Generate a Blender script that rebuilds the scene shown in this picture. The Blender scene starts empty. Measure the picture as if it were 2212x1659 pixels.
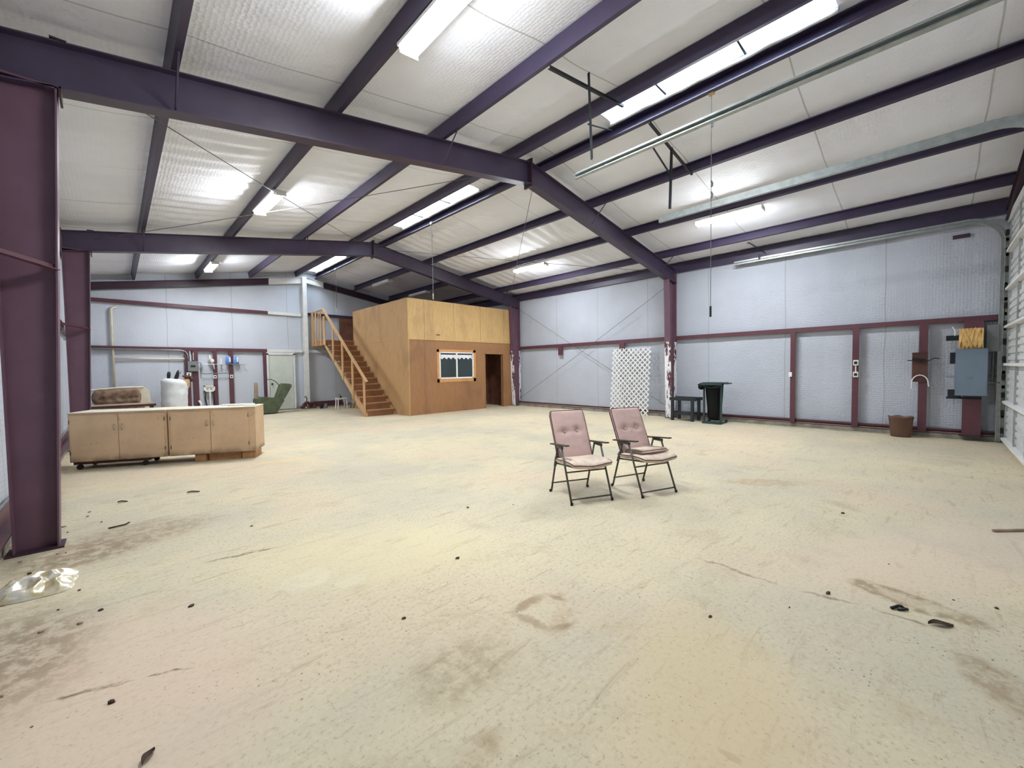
import bpy, bmesh, math, random
from mathutils import Vector, Matrix, noise
C = bpy.context.scene.collection
S = bpy.context.scene
PI = math.pi
R_ = random.Random(7)

# ------------------------------------------------------------------ camera, world, exposure
F_PX, YAW, PITCH, ROLL = 881.76, math.radians(44.17), math.radians(-2.133), math.radians(-0.78)
fw = Vector((math.sin(YAW)*math.cos(PITCH), math.cos(YAW)*math.cos(PITCH), math.sin(PITCH)))
rt = Vector((math.cos(YAW), -math.sin(YAW), 0)); up = rt.cross(fw)
rt2 = rt*math.cos(ROLL) + up*math.sin(ROLL); up2 = up*math.cos(ROLL) - rt*math.sin(ROLL)
cd = bpy.data.cameras.new('camera'); cam = bpy.data.objects.new('camera', cd); C.objects.link(cam)
m = Matrix((rt2, up2, -fw)).transposed().to_4x4(); m.translation = Vector((0, 0, 1.5)); cam.matrix_world = m
cd.sensor_width = 36; cd.lens = F_PX*36/2212; cd.clip_start = .05; cd.clip_end = 100
S.camera = cam
w = bpy.data.worlds.new('world'); S.world = w; w.use_nodes = True
w.node_tree.nodes['Background'].inputs[0].default_value = (.80, .90, 1.0, 1)
w.node_tree.nodes['Background'].inputs[1].default_value = 10.0
S.view_settings.view_transform = 'Standard'; S.view_settings.look = 'None'
S.view_settings.gamma = 1; S.view_settings.use_curve_mapping = False
S.view_settings.exposure = 1.45
LIGHT_STRENGTH = 75.0
S.cycles.max_bounces = 6; S.cycles.diffuse_bounces = 5; S.cycles.glossy_bounces = 2; S.cycles.transmission_bounces = 3; S.cycles.transparent_max_bounces = 4
S.cycles.caustics_reflective = False; S.cycles.caustics_refractive = False; S.cycles.use_adaptive_sampling = True; S.cycles.adaptive_threshold = .08

# ------------------------------------------------------------------ materials
def lin(c):
    return tuple((v/255/12.92 if v/255 <= .04045 else ((v/255+.055)/1.055)**2.4) for v in c) + (1,)
class NT:
    """small node-graph writer"""
    def __init__(s, name):
        s.m = bpy.data.materials.new(name); s.m.use_nodes = True; s.t = s.m.node_tree
        s.b = s.t.nodes['Principled BSDF']; s.tc = s.t.nodes.new('ShaderNodeTexCoord'); s.co = s.tc.outputs['Object']
    def n(s, typ, **kw):
        x = s.t.nodes.new(typ)
        for k, v in kw.items(): setattr(x, k, v)
        return x
    def link(s, a, b): s.t.links.new(a, b)
    def map(s, loc=(0,0,0), rot=(0,0,0), scale=(1,1,1), typ='POINT', vec=None):
        x = s.n('ShaderNodeMapping', vector_type=typ)
        x.inputs['Location'].default_value = loc; x.inputs['Rotation'].default_value = rot; x.inputs['Scale'].default_value = scale
        s.link(vec or s.co, x.inputs['Vector']); return x.outputs[0]
    def noise(s, scale=5, detail=4, rough=.55, dist=0, vec=None):
        x = s.n('ShaderNodeTexNoise'); x.inputs['Scale'].default_value = scale; x.inputs['Detail'].default_value = detail
        x.inputs['Roughness'].default_value = rough; x.inputs['Distortion'].default_value = dist
        s.link(vec or s.co, x.inputs['Vector']); return x.outputs[0]
    def vor(s, scale=5, rnd=1, vec=None, feat='F1', out='Distance'):
        x = s.n('ShaderNodeTexVoronoi', feature=feat); x.inputs['Scale'].default_value = scale; x.inputs['Randomness'].default_value = rnd
        s.link(vec or s.co, x.inputs['Vector']); return x.outputs[out]
    def ramp(s, fac, a, b, va=0., vb=1.):
        x = s.n('ShaderNodeMapRange', interpolation_type='SMOOTHSTEP'); x.inputs[1].default_value = a; x.inputs[2].default_value = b
        x.inputs[3].default_value = va; x.inputs[4].default_value = vb; s.link(fac, x.inputs[0]); return x.outputs[0]
    def math(s, op, a, b=None):
        x = s.n('ShaderNodeMath', operation=op)
        for i, v in enumerate((a, b)):
            if v is None: continue
            if isinstance(v, (int, float)): x.inputs[i].default_value = v
            else: s.link(v, x.inputs[i])
        return x.outputs[0]
    def mix(s, fac, a, b, blend='MIX'):
        x = s.n('ShaderNodeMix', data_type='RGBA', blend_type=blend)
        if isinstance(fac, (int, float)): x.inputs[0].default_value = fac
        else: s.link(fac, x.inputs[0])
        for i, v in ((6, a), (7, b)):
            if isinstance(v, tuple): x.inputs[i].default_value = v
            else: s.link(v, x.inputs[i])
        return x.outputs[2]
    def col(s, c):
        if isinstance(c, tuple): s.b.inputs['Base Color'].default_value = c
        else: s.link(c, s.b.inputs['Base Color'])
    def bump(s, h, strength=.3, dist=.01, prev=None):
        x = s.n('ShaderNodeBump'); x.inputs['Strength'].default_value = strength; x.inputs['Distance'].default_value = dist
        s.link(h, x.inputs['Height'])
        if prev is not None: s.link(prev, x.inputs['Normal'])
        s.link(x.outputs[0], s.b.inputs['Normal']); return x.outputs[0]
    def set(s, rough=.6, metal=0, spec=None):
        s.b.inputs['Roughness'].default_value = rough; s.b.inputs['Metallic'].default_value = metal
        if spec is not None: s.b.inputs['Specular IOR Level'].default_value = spec
        return s.m
def paint(name, c, rough=.6, var=.12, scale=6, metal=0, bump=.0, spec=.4, dark=None):
    t = NT(name); a = lin(c); k = dark or tuple(v*.72 for v in c)
    t.col(t.mix(t.ramp(t.noise(scale), .35, .7, 0, min(1, var*4)), a, lin(k)))
    if bump: t.bump(t.noise(scale*8), bump, .004)
    return t.set(rough, metal, spec)
M = {}
M['steel'] = paint('red_oxide_steel', (92, 52, 62), .42, .12, 3, spec=.5, dark=(70, 42, 54))
M['steel_col'] = paint('flare_tinted_column_steel', (104, 74, 90), .42, .12, 3, spec=.5, dark=(86, 60, 76))  # red oxide paint, lightened; the purple cast of the light is put into the colour
M['steel_raf'] = paint('flare_tinted_rafter_steel', (70, 58, 80), .42, .12, 3, spec=.5, dark=(56, 46, 68))  # red oxide too, with the blue lens-flare cast put into the colour
M['steel_pur'] = paint('flare_tinted_purlin_steel', (60, 50, 76), .42, .12, 3, spec=.5, dark=(48, 42, 66))  # same red oxide, darker, blue flare cast painted into its colour
M['steel_dark'] = paint('dark_primed_steel', (60, 38, 52), .45, .12, 3, spec=.5)
M['white_steel'] = paint('white_painted_steel', (222, 222, 220), .5, .05, 4)
M['galv'] = paint('galvanised_steel', (176, 182, 180), .38, .1, 12, metal=.55)
M['galv_white'] = paint('white_door_metal', (214, 216, 218), .5, .07, 8)
M['rod'] = paint('cable_steel', (110, 108, 104), .5, .1, 9, metal=.4)
M['black'] = paint('black_plastic', (26, 27, 30), .5, .1, 8)
M['black_bar'] = paint('black_angle_iron', (24, 28, 36), .5, .1, 8)
M['white'] = paint('white_plastic', (232, 232, 230), .5, .04, 6)
M['concrete'] = paint('concrete_curb', (150, 147, 138), .9, .2, 5, bump=.3)
M['panel_blue'] = paint('blue_grey_panel', (112, 128, 145), .45, .05, 4)
M['grey_box'] = paint('grey_box', (118, 122, 124), .5, .05, 4)
M['green_dark'] = paint('dark_green_metal', (44, 68, 68), .5, .1, 7)
M['bag_black'] = paint('black_bag', (7, 13, 15), .5, .1, 9, bump=.4, spec=.2)
M['brown'] = paint('brown_plastic', (112, 82, 70), .55, .1, 5)
M['charcoal'] = paint('charcoal_wood', (40, 45, 52), .7, .15, 9)
M['bronze'] = paint('bronze_tube', (72, 72, 66), .4, .1, 9, spec=.5)
M['pink'] = paint('dusty_pink_fabric', (204, 176, 170), .9, .07, 10, bump=.25, spec=.1, dark=(192, 160, 148))
M['pink_side'] = paint('faded_pink_fabric', (206, 172, 160), .9, .1, 14, bump=.25, spec=.1)
M['cream_fabric'] = paint('faded_cream_fabric', (226, 208, 190), .9, .1, 14, bump=.25, spec=.1)
M['piping'] = paint('maroon_piping', (96, 60, 66), .8, .1, 20)
M['button'] = paint('pale_button', (222, 196, 186), .7, .05, 9)
M['beige'] = None
M['sack'] = paint('white_sack', (226, 230, 234), .55, .05, 5, bump=.5)
M['card'] = paint('cardboard', (206, 172, 128), .8, .1, 6)
M['couch'] = paint('brown_tufted_fabric', (142, 122, 106), .9, .25, 7, bump=.5, spec=.1, dark=(110, 84, 66))
M['cream'] = paint('cream_board', (226, 216, 196), .6, .06, 4)
M['brown_wood'] = paint('brown_wood_edge', (84, 52, 48), .6, .2, 6)
M['tan_top'] = paint('tan_top', (170, 150, 130), .7, .15, 6)
M['olive'] = paint('olive_green_fabric', (98, 108, 86), .8, .15, 5, bump=.3, spec=.15)
M['door_green'] = paint('pale_green_door', (204, 210, 200), .6, .04, 3)
M['blue_cloth'] = paint('blue_cloth', (120, 155, 225), .7, .15, 14)
M['rust'] = paint('rusty_clutter', (96, 66, 58), .8, .3, 12)
M['plywood_dark'] = paint('stained_plywood', (124, 82, 66), .7, .2, 3)
M['kraft'] = paint('yellow_insulation_board', (226, 190, 124), .8, .25, 7, dark=(204, 156, 88))
M['leaf'] = paint('dry_leaf', (74, 54, 40), .8, .3, 20)
M['skywhite'] = paint('torn_white_vinyl', (226, 228, 232), .6, .05, 5, bump=.4)

def insulation(name, seam_axis, seam_step, seam_off=0.0, c=(224, 223, 220), hexs=21, bs=.55):
    t = NT(name)
    v = t.vor(hexs, .35)
    d = t.noise(.9, 2); dd = t.ramp(d, .35, .75, 0, .35)
    base = t.mix(dd, lin(c), lin(tuple(x*.90 for x in c)))
    sep = t.n('ShaderNodeSeparateXYZ'); t.link(t.co, sep.inputs[0])
    ax = sep.outputs[seam_axis]
    wob = t.math('MULTIPLY', t.noise(1.3, 0), .05)
    u = t.math('ADD', t.math('ADD', ax, wob), seam_off)
    pp = t.math('PINGPONG', u, seam_step/2)
    line = t.ramp(pp, .004, .014, 1, 0)
    base = t.mix(t.math('MULTIPLY', line, .55), base, lin((140, 138, 130)))
    t.col(base)
    b1 = t.bump(v, bs, .009)
    t.bump(t.noise(3.2, 2), .25, .02, prev=b1)
    return t.set(.62, 0, .25)
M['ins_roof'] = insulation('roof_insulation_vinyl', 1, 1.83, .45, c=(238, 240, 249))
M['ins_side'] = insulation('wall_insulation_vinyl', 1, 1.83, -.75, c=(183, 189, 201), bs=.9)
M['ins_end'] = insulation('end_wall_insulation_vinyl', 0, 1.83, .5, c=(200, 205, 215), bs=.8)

def peel(name):                       # white paint flaking off the lower part of a column
    t = NT(name)
    nz = t.noise(9, 5, .7, vec=t.map(scale=(1, 1, .35)))
    f = t.ramp(nz, .50, .56)
    t.col(t.mix(f, lin((232, 232, 236)), lin((84, 50, 58))))
    return t.set(.6)
M['peel'] = peel('flaking_white_paint')

def wood(name, a, b, c, grain=(14, 14, 1.2), blot=1.0, knots=True):
    t = NT(name)
    g = t.noise(3, 6, .65, .6, vec=t.map(scale=grain))
    col = t.mix(t.ramp(g, .3, .75), lin(a), lin(b))
    bl = t.noise(1.6, 4, .6, .4, vec=t.map(scale=(1, 1, .45)))
    col = t.mix(t.ramp(bl, .45, .75, 0, .55*blot), col, lin(c))
    if knots:
        k = t.vor(3.2, 1, vec=t.map(scale=(1, 1, .5)))
        col = t.mix(t.ramp(k, .02, .07, .5, 0), col, lin(tuple(v*.6 for v in c)))
    t.col(col); t.bump(g, .15, .003)
    return t.set(.62, 0, .3)
M['ply_upper'] = wood('pale_plywood', (210, 176, 122), (190, 154, 102), (164, 130, 92))
M['ply_lower'] = wood('stained_plywood_panel', (164, 122, 86), (146, 106, 72), (124, 92, 68))
M['ply_side'] = wood('tan_plywood', (190, 154, 110), (172, 136, 94), (146, 114, 82))
M['lumber'] = wood('pine_lumber', (206, 170, 128), (184, 144, 104), (160, 120, 86), knots=False)
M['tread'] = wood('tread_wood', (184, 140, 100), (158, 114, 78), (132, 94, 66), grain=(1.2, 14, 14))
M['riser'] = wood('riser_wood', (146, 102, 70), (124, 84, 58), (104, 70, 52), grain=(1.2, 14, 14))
M['ply_trim'] = wood('window_trim_wood', (212, 158, 104), (196, 140, 86), (170, 120, 80), knots=False)

def cabinet_mat():
    t = NT('worn_beige_paint')
    col = t.mix(t.ramp(t.noise(2.2, 4), .35, .7), lin((216, 186, 152)), lin((198, 170, 140)))
    sc = t.noise(7, 6, .75, .8)
    col = t.mix(t.ramp(sc, .60, .68, 0, .5), col, lin((150, 116, 92)))
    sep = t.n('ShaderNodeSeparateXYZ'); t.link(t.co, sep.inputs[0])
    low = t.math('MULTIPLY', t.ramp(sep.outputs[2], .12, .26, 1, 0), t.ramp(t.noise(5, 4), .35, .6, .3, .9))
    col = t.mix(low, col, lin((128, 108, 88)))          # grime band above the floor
    t.col(col); return t.set(.6, 0, .3)
M['beige'] = cabinet_mat()

def floor_mat():
    t = NT('dusty_concrete')
    n1 = t.noise(.55, 3, .6, .3); n2 = t.noise(2.3, 4, .65, .4); n3 = t.noise(11, 4, .7)
    col = t.mix(t.ramp(n1, .35, .68), lin((212, 200, 170)), lin((194, 187, 166)))
    n1b = t.noise(.42, 3, .5, .5, vec=t.map(loc=(7, 3, 0)))
    col = t.mix(t.ramp(n1b, .48, .7, 0, .8), col, lin((210, 192, 166)))
    col = t.mix(t.ramp(n2, .52, .78, 0, .55), col, lin((178, 160, 130)))
    col = t.mix(t.ramp(n3, .55, .75, 0, .35), col, lin((168, 150, 122)))
    n4 = t.noise(38, 3, .7)
    col = t.mix(t.ramp(n4, .52, .70, 0, .5), col, lin((154, 138, 110)))
    col = t.mix(t.ramp(n4, .30, .44, .25, 0), col, lin((234, 226, 206)))
    st = t.noise(6, 4, .75, .6, vec=t.map(rot=(0, 0, math.radians(38)), scale=(.35, 2.2, 1)))
    col = t.mix(t.ramp(st, .54, .72, 0, .5), col, lin((160, 142, 116)))
    # small dark specks in clusters
    v = t.vor(24, 1, vec=t.map(scale=(1, 1, 1)))
    cl = t.ramp(t.noise(1.1, 2, .7, vec=t.map(loc=(3, 9, 0))), .44, .60)
    sp = t.math('MULTIPLY', t.ramp(v, .06, .16, 1, 0), cl)
    col = t.mix(t.math('MULTIPLY', sp, .85), col, lin((98, 84, 64)))
    v2 = t.vor(4.2, 1, vec=t.map(loc=(1, 2, 0)))
    col = t.mix(t.ramp(v2, .015, .04, .6, 0), col, lin((98, 82, 64)))
    def blot(cx, cy, rx, ry, ang, c, amt, edge=(.0, .35), nz=None, ring=None):
        nonlocal col
        x = t.map(loc=(cx, cy, 0), rot=(0, 0, math.radians(ang)), scale=(rx, ry, 1), typ='TEXTURE', vec=warp)
        g = t.n('ShaderNodeTexGradient', gradient_type='SPHERICAL'); t.link(x, g.inputs[0])
        f = t.ramp(g.outputs['Fac'], edge[0], edge[1])
        if ring: f = t.math('MULTIPLY', f, t.ramp(g.outputs['Fac'], ring[0], ring[1], 1, ring[2]))
        if nz: f = t.math('MULTIPLY', f, t.ramp(n3 if nz == 'fine' else n2, .38, .58, .25, 1))
        col = t.mix(t.math('MULTIPLY', f, amt), col, lin(c))
    wn = t.n('ShaderNodeTexNoise'); wn.inputs['Scale'].default_value = 5; wn.inputs['Detail'].default_value = 3; t.link(t.co, wn.inputs['Vector'])
    sub = t.n('ShaderNodeVectorMath', operation='SUBTRACT'); sub.inputs[1].default_value = (.5, .5, .5); t.link(wn.outputs['Color'], sub.inputs[0])
    scl = t.n('ShaderNodeVectorMath', operation='MULTIPLY'); scl.inputs[1].default_value = (.14, .14, 0); t.link(sub.outputs[0], scl.inputs[0])
    add = t.n('ShaderNodeVectorMath', operation='ADD'); t.link(t.co, add.inputs[0]); t.link(scl.outputs[0], add.inputs[1]); warp = add.outputs[0]
    blot(-.1, 2.6, .9, 1.3, 0, (222, 196, 176), .45, (0, .6))
    blot(4.6, -.1, 2.2, .7, -30, (220, 198, 178), .4, (0, .6))
    blot(1.5, 3.2, 1.3, .8, -40, (218, 208, 166), .4, (0, .6))
    blot(1.84, 1.52, .20, .11, 20, (168, 142, 112), .45, (0, .6), 'fine')
    blot(.93, 3.12, .19, .17, 0, (222, 214, 190), .5, (0, .3), 'fine')
    blot(1.16, 2.885, .11, .10, 0, (222, 214, 190), .4, (0, .35), 'fine')
    blot(3.55, .06, .38, .14, 80, (146, 126, 98), .75, (0, .3), 'fine', ring=(.45, .7, .35))
    blot(2.9, -.25, .30, .16, 30, (146, 126, 98), .6, (0, .5), 'fine')
    blot(.96, 1.20, .22, .10, 10, (160, 136, 108), .6, (0, .8), 'fine')
    blot(1.63, .52, .03, .05, 0, (160, 136, 108), .6, (0, .5))
    blot(5.9, 1.5, .65, .22, -52, (176, 146, 114), .6, (0, .6), 'fine')
    blot(1.2, 1.62, .40, .28, 0, (150, 138, 108), .5, (0, .6), 'fine')
    blot(-.25, 4.9, .62, .45, 0, (134, 114, 92), .75, (0, .7), 'fine')
    blot(-.5, 3.4, .55, .9, 0, (134, 114, 92), .7, (0, .7), 'fine')
    blot(-.7, 6.6, .28, 2.0, 0, (120, 104, 86), .7, (0, .6), 'fine')
    blot(.1, 5.2, .8, .5, -10, (150, 130, 106), .6, (0, .6), 'fine')
    blot(2.0, 7.6, .7, .16, -15, (226, 196, 140), .45, (0, .5))
    blot(4.7, 2.5, .9, .5, -25, (214, 204, 190), .3, (0, .6))
    blot(1.9, .7, 1.0, .55, 30, (212, 190, 150), .5, (0, .7))
    for (x0, y0), (x1, y1), wd, a in (((1.68, 1.79), (2.01, 1.77), .05, .6), ((2.01, 1.77), (2.04, 1.62), .035, .5), ((1.69, 1.80), (1.75, 1.50), .05, .5), ((1.74, 1.50), (1.92, 1.42), .05, .45)):
        blot((x0+x1)/2, (y0+y1)/2, math.hypot(x1-x0, y1-y0)/2*1.25, wd, math.degrees(math.atan2(y1-y0, x1-x0)), (138, 108, 80), a, (0, .7))
    # cracks and rows of grit
    for (x0, y0), (x1, y1), wd, a in (((-.307, 2.798), (.03, 2.70), .016, .8), ((.03, 2.70), (.23, 2.60), .014, .9), ((.42, 4.02), (1.03, 3.86), .035, .75),
            ((3.22, 1.32), (3.20, .60), .022, .55), ((3.20, .60), (3.29, .28), .022, .6), ((3.29, .28), (3.27, -.11), .022, .6), ((11.75, 5.5), (11.75, -1), .08, .7)):
        L = math.hypot(x1-x0, y1-y0)
        blot((x0+x1)/2, (y0+y1)/2, L/2*1.08, wd, math.degrees(math.atan2(y1-y0, x1-x0)), (112, 92, 72), a, (0, .6), 'fine')
    t.col(col)
    b = t.bump(n3, .25, .006); t.bump(n2, .25, .012, prev=b)
    return t.set(.8, 0, .22)
M['floor'] = floor_mat()

def emit_mat(name, c, s):
    t = NT(name); t.b.inputs['Base Color'].default_value = (.9, .9, .9, 1)
    t.b.inputs['Emission Color'].default_value = c; t.b.inputs['Emission Strength'].default_value = s
    return t.set(.5)
M['lamp'] = emit_mat('lit_diffuser', (.93, .97, 1.0, 1), LIGHT_STRENGTH)
M['unlit'] = paint('unlit_diffuser', (214, 216, 214), .4, .03, 5)
def sky_mat():
    mm = bpy.data.materials.new('translucent_skylight'); mm.use_nodes = True; nt = mm.node_tree
    for n in list(nt.nodes):
        if n.type != 'OUTPUT_MATERIAL': nt.nodes.remove(n)
    a = nt.nodes.new('ShaderNodeBsdfTranslucent'); a.inputs[0].default_value = (.8, .85, .9, 1)
    b = nt.nodes.new('ShaderNodeBsdfDiffuse'); b.inputs[0].default_value = (.8, .82, .85, 1)
    x = nt.nodes.new('ShaderNodeMixShader'); x.inputs[0].default_value = .25
    nt.links.new(a.outputs[0], x.inputs[1]); nt.links.new(b.outputs[0], x.inputs[2])
    nt.links.new(x.outputs[0], nt.nodes['Material Output'].inputs[0]); return mm
M['skylight'] = sky_mat()
def glass_mat():
    t = NT('dark_window_glass'); t.col(lin((46, 58, 60))); return t.set(.08, 0, .6)
M['glass'] = glass_mat()
def plastic_bag():
    t = NT('clear_crumpled_plastic'); t.col(t.mix(t.ramp(t.noise(5, 3), .42, .58), lin((232, 226, 208)), lin((196, 178, 120))))
    t.b.inputs['Transmission Weight'].default_value = .35
    t.bump(t.noise(9, 2, .5, 1.5), .35, .015); return t.set(.34, 0, .45)
M['plastic'] = plastic_bag()

# ------------------------------------------------------------------ mesh builder
class MB:
    def __init__(s): s.v = []; s.f = []; s.smooth = False
    def add(s, vs, fs):
        o = len(s.v); s.v += [Vector(p) for p in vs]; s.f += [tuple(i+o for i in f) for f in fs]; return s
    def box(s, a, b, M_=None):
        (x0, y0, z0), (x1, y1, z1) = a, b
        vs = [Vector(p) for p in ((x0,y0,z0),(x1,y0,z0),(x1,y1,z0),(x0,y1,z0),(x0,y0,z1),(x1,y0,z1),(x1,y1,z1),(x0,y1,z1))]
        if M_ is not None: vs = [M_ @ p for p in vs]
        return s.add(vs, [(0,3,2,1),(4,5,6,7),(0,1,5,4),(1,2,6,5),(2,3,7,6),(3,0,4,7)])
    def prism(s, prof, p0, p1, side, cap=True):
        """2D closed profile (u along side, v along up) swept from p0 to p1"""
        p0, p1 = Vector(p0), Vector(p1); d = (p1-p0).normalized(); u = Vector(side); u = (u-d*u.dot(d)).normalized(); v = u.cross(d)
        if v.z < 0: v = -v
        n = len(prof)
        vs = [p0+u*a+v*b for a, b in prof] + [p1+u*a+v*b for a, b in prof]
        fs = [(i, (i+1) % n, n+(i+1) % n, n+i) for i in range(n)]
        if cap: fs += [tuple(range(n))[::-1], tuple(range(n, 2*n))]
        return s.add(vs, fs)
    def tube(s, pts, r, n=8, cap=True):
        pts = [Vector(p) for p in pts]; rs = r if isinstance(r, (list, tuple)) else [r]*len(pts)
        vs = []; fs = []
        d0 = (pts[1]-pts[0]).normalized(); ref = Vector((0,0,1)) if abs(d0.z) < .9 else Vector((1,0,0))
        u = d0.cross(ref).normalized()
        for i, p in enumerate(pts):
            a = pts[max(i-1, 0)]; b = pts[min(i+1, len(pts)-1)]; d = (b-a).normalized()
            u = (u-d*u.dot(d)).normalized(); v = d.cross(u)
            for k in range(n):
                t = 2*PI*k/n; vs.append(p+(u*math.cos(t)+v*math.sin(t))*rs[i])
        for i in range(len(pts)-1):
            for k in range(n):
                fs.append((i*n+k, i*n+(k+1) % n, (i+1)*n+(k+1) % n, (i+1)*n+k))
        if cap: fs += [tuple(range(n))[::-1], tuple(range((len(pts)-1)*n, len(pts)*n))]
        return s.add(vs, fs)
    def lathe(s, prof, c=(0,0,0), n=20, sx=1, sy=1):
        vs = []; fs = []; c = Vector(c)
        for r, z in prof:
            for k in range(n): t = 2*PI*k/n; vs.append(c+Vector((r*sx*math.cos(t), r*sy*math.sin(t), z)))
        for i in range(len(prof)-1):
            for k in range(n): fs.append((i*n+k, i*n+(k+1) % n, (i+1)*n+(k+1) % n, (i+1)*n+k))
        fs += [tuple(range(n))[::-1], tuple(range((len(prof)-1)*n, len(prof)*n))]
        return s.add(vs, fs)
    def blob(s, c, r, n=12, nz=0, seed=0, M_=None):
        vs = []; fs = []; c = Vector(c); h = n//2
        for i in range(h+1):
            a = PI*i/h
            for k in range(n):
                t = 2*PI*k/n; p = Vector((math.sin(a)*math.cos(t), math.sin(a)*math.sin(t), math.cos(a)))
                q = 1+nz*noise.noise(p*1.7+Vector((seed, 0, 0))); p = Vector((p.x*r[0], p.y*r[1], p.z*r[2]))*q
                if M_ is not None: p = M_ @ p
                vs.append(c+p)
        for i in range(h):
            for k in range(n): fs.append((i*n+k, (i+1)*n+k, (i+1)*n+(k+1) % n, i*n+(k+1) % n))
        return s.add(vs, fs)
    def mesh(s, name, mat, off=(0,0,0), bevel=0, smooth=None):
        me = bpy.data.meshes.new(name); o = Vector(off)
        me.from_pydata([p-o for p in s.v], [], s.f); me.update()
        bm = bmesh.new(); bm.from_mesh(me); bmesh.ops.remove_doubles(bm, verts=bm.verts, dist=1e-5)
        bmesh.ops.recalc_face_normals(bm, faces=bm.faces)
        if bevel: bmesh.ops.bevel(bm, geom=[e for e in bm.edges if len(e.link_faces) == 2 and e.calc_face_angle(0) > .6], offset=bevel, segments=2, affect='EDGES', clamp_overlap=True)
        bm.to_mesh(me); bm.free()
        if smooth or (smooth is None and s.smooth):
            for p in me.polygons: p.use_smooth = True
        for mm in (mat if isinstance(mat, list) else [mat]): me.materials.append(M[mm])
        return me
def empty(name, loc, rz=0):
    o = bpy.data.objects.new(name, None); C.objects.link(o); o.location = loc; o.rotation_euler = (0, 0, rz); o.empty_display_size = .1; return o
def tag(o, label, cat, group=None, kind='thing'):
    o['label'] = label; o['category'] = cat; o['kind'] = kind
    if group: o['group'] = group
    return o
def thing(name, label, cat, loc, rz=0, group=None): return tag(empty(name, loc, rz), label, cat, group)
def rootloc(o):
    l = Vector(o.location)
    while o.parent: o = o.parent; l += Vector(o.location)
    return l
def part(name, mb, mat, parent, world=True, bevel=0, smooth=None, label=None):
    """a part; world=True means the builder's coordinates are world ones (parents unrotated)"""
    off = rootloc(parent) if world else Vector((0, 0, 0))
    o = bpy.data.objects.new(name, mb.mesh(name, mat, off, bevel, smooth)); C.objects.link(o); o.parent = parent
    if label: o['label'] = label
    return o
def solo(name, mb, mat, label, cat, group=None, bevel=0, smooth=None, kind='thing'):
    xs = [p.x for p in mb.v]; ys = [p.y for p in mb.v]; zs = [p.z for p in mb.v]
    loc = ((min(xs)+max(xs))/2, (min(ys)+max(ys))/2, min(zs))
    o = bpy.data.objects.new(name, mb.mesh(name, mat, loc, bevel, smooth)); C.objects.link(o); o.location = loc
    return tag(o, label, cat, group, kind)
def struct(name, mb, mat, smooth=None, bevel=0, parent=None):
    o = bpy.data.objects.new(name, mb.mesh(name, mat, (0,0,0), bevel, smooth)); C.objects.link(o)
    if parent: o.parent = parent
    else: o['kind'] = 'structure'
    return o
def copy_tree(o, parent=None):
    c = o.copy(); C.objects.link(c); c.parent = parent
    for ch in list(o.children): copy_tree(ch, c)
    return c

# ------------------------------------------------------------------ building dimensions
XL, XR, XC = -.80, 11.97, 5.70          # faces of the side insulation, ridge line
YN, YF = -1.05, 17.85                   # near and far end walls
SL = .166
def R(x): return 5.55 - SL*abs(x-XC)     # underside of the roof insulation
FY = (5.35, 11.82)                      # frame lines (web planes)
HW = .085                               # half flange width

# ---- floor
b = MB(); nx, ny = 60, 90
for j in range(ny+1):
    for i in range(nx+1):
        x = XL-.1+(XR-XL+.2)*i/nx; y = YN-.1+(YF-YN+.2)*j/ny
        b.v.append(Vector((x, y, 0)))
for j in range(ny):
    for i in range(nx):
        a = j*(nx+1)+i; b.f.append((a, a+1, a+nx+2, a+nx+1))
b.box((XL-.1, YN-.1, -.2), (XR+.1, YF+.1, -.01))
struct('floor', b, 'floor')

# ---- roof insulation: one sheet each side of the ridge, sagging a little between purlins and rippled along the building
PUR = [.53, 2.15, 3.74, 5.34, 6.06, 7.67, 9.30, 10.93]
SKY = [(.80, 3.75), (7.1, 10.5), (14.35, 17.45)]      # ridge openings along y
SX0, SX1 = 5.62, 5.97
def roofz(x, y):
    z = R(x)
    xs = sorted(PUR+[XL, XR])
    for a, c in zip(xs, xs[1:]):
        if a <= x <= c:
            t = (x-a)/(c-a); k = math.sin(PI*t); break
    else: k = 0
    amp = .003 if y < FY[0] else .017
    rip = math.sin(y*2*PI/.36+math.sin(x*1.3+y*.7)*.9)*amp*(.35+.65*k)
    rip += .012*noise.noise(Vector((x*.8, y*1.1, 0)))*k
    return z+.02-.03*k+rip-.012*k*0
b = MB(); xs = [XL+(XR-XL)*i/84 for i in range(85)]+[SX0, SX1]; xs = sorted(set(xs))
ys = sorted(set([YN+(YF-YN)*j/330 for j in range(331)]+[v for p in SKY for v in p]))
W_ = len(xs)
for y in ys:
    for x in xs: b.v.append(Vector((x, y, roofz(x, y))))
for j in range(len(ys)-1):
    for i in range(W_-1):
        cx, cy = (xs[i]+xs[i+1])/2, (ys[j]+ys[j+1])/2
        if SX0 < cx < SX1 and any(p[0] < cy < p[1] for p in SKY): continue
        a = j*W_+i; b.f.append((a, a+1, a+W_+1, a+W_))
struct('ceiling', b, 'ins_roof', smooth=True)
# outer metal roof shell above (closes the building, open over the skylights)
b = MB()
for (x0, x1) in ((XL-.2, SX0-.03), (SX1+.03, XR+.2)):
    segs = [x0, XC, x1] if x0 < XC < x1 else [x0, x1]
    for a, c in zip(segs, segs[1:]):
        b.add([(a, YN-.2, R(a)+.13), (c, YN-.2, R(c)+.13), (c, YF+.2, R(c)+.13), (a, YF+.2, R(a)+.13)], [(0, 1, 2, 3)])
yy = [YN-.2]+[v for p in SKY for v in p]+[YF+.2]
for k in range(0, len(yy), 2):
    b.add([(SX0-.03, yy[k], R(5.62)+.13), (SX1+.03, yy[k], R(5.97)+.13), (SX1+.03, yy[k+1], R(5.97)+.13), (SX0-.03, yy[k+1], R(5.62)+.13)], [(0, 1, 2, 3)])
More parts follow.
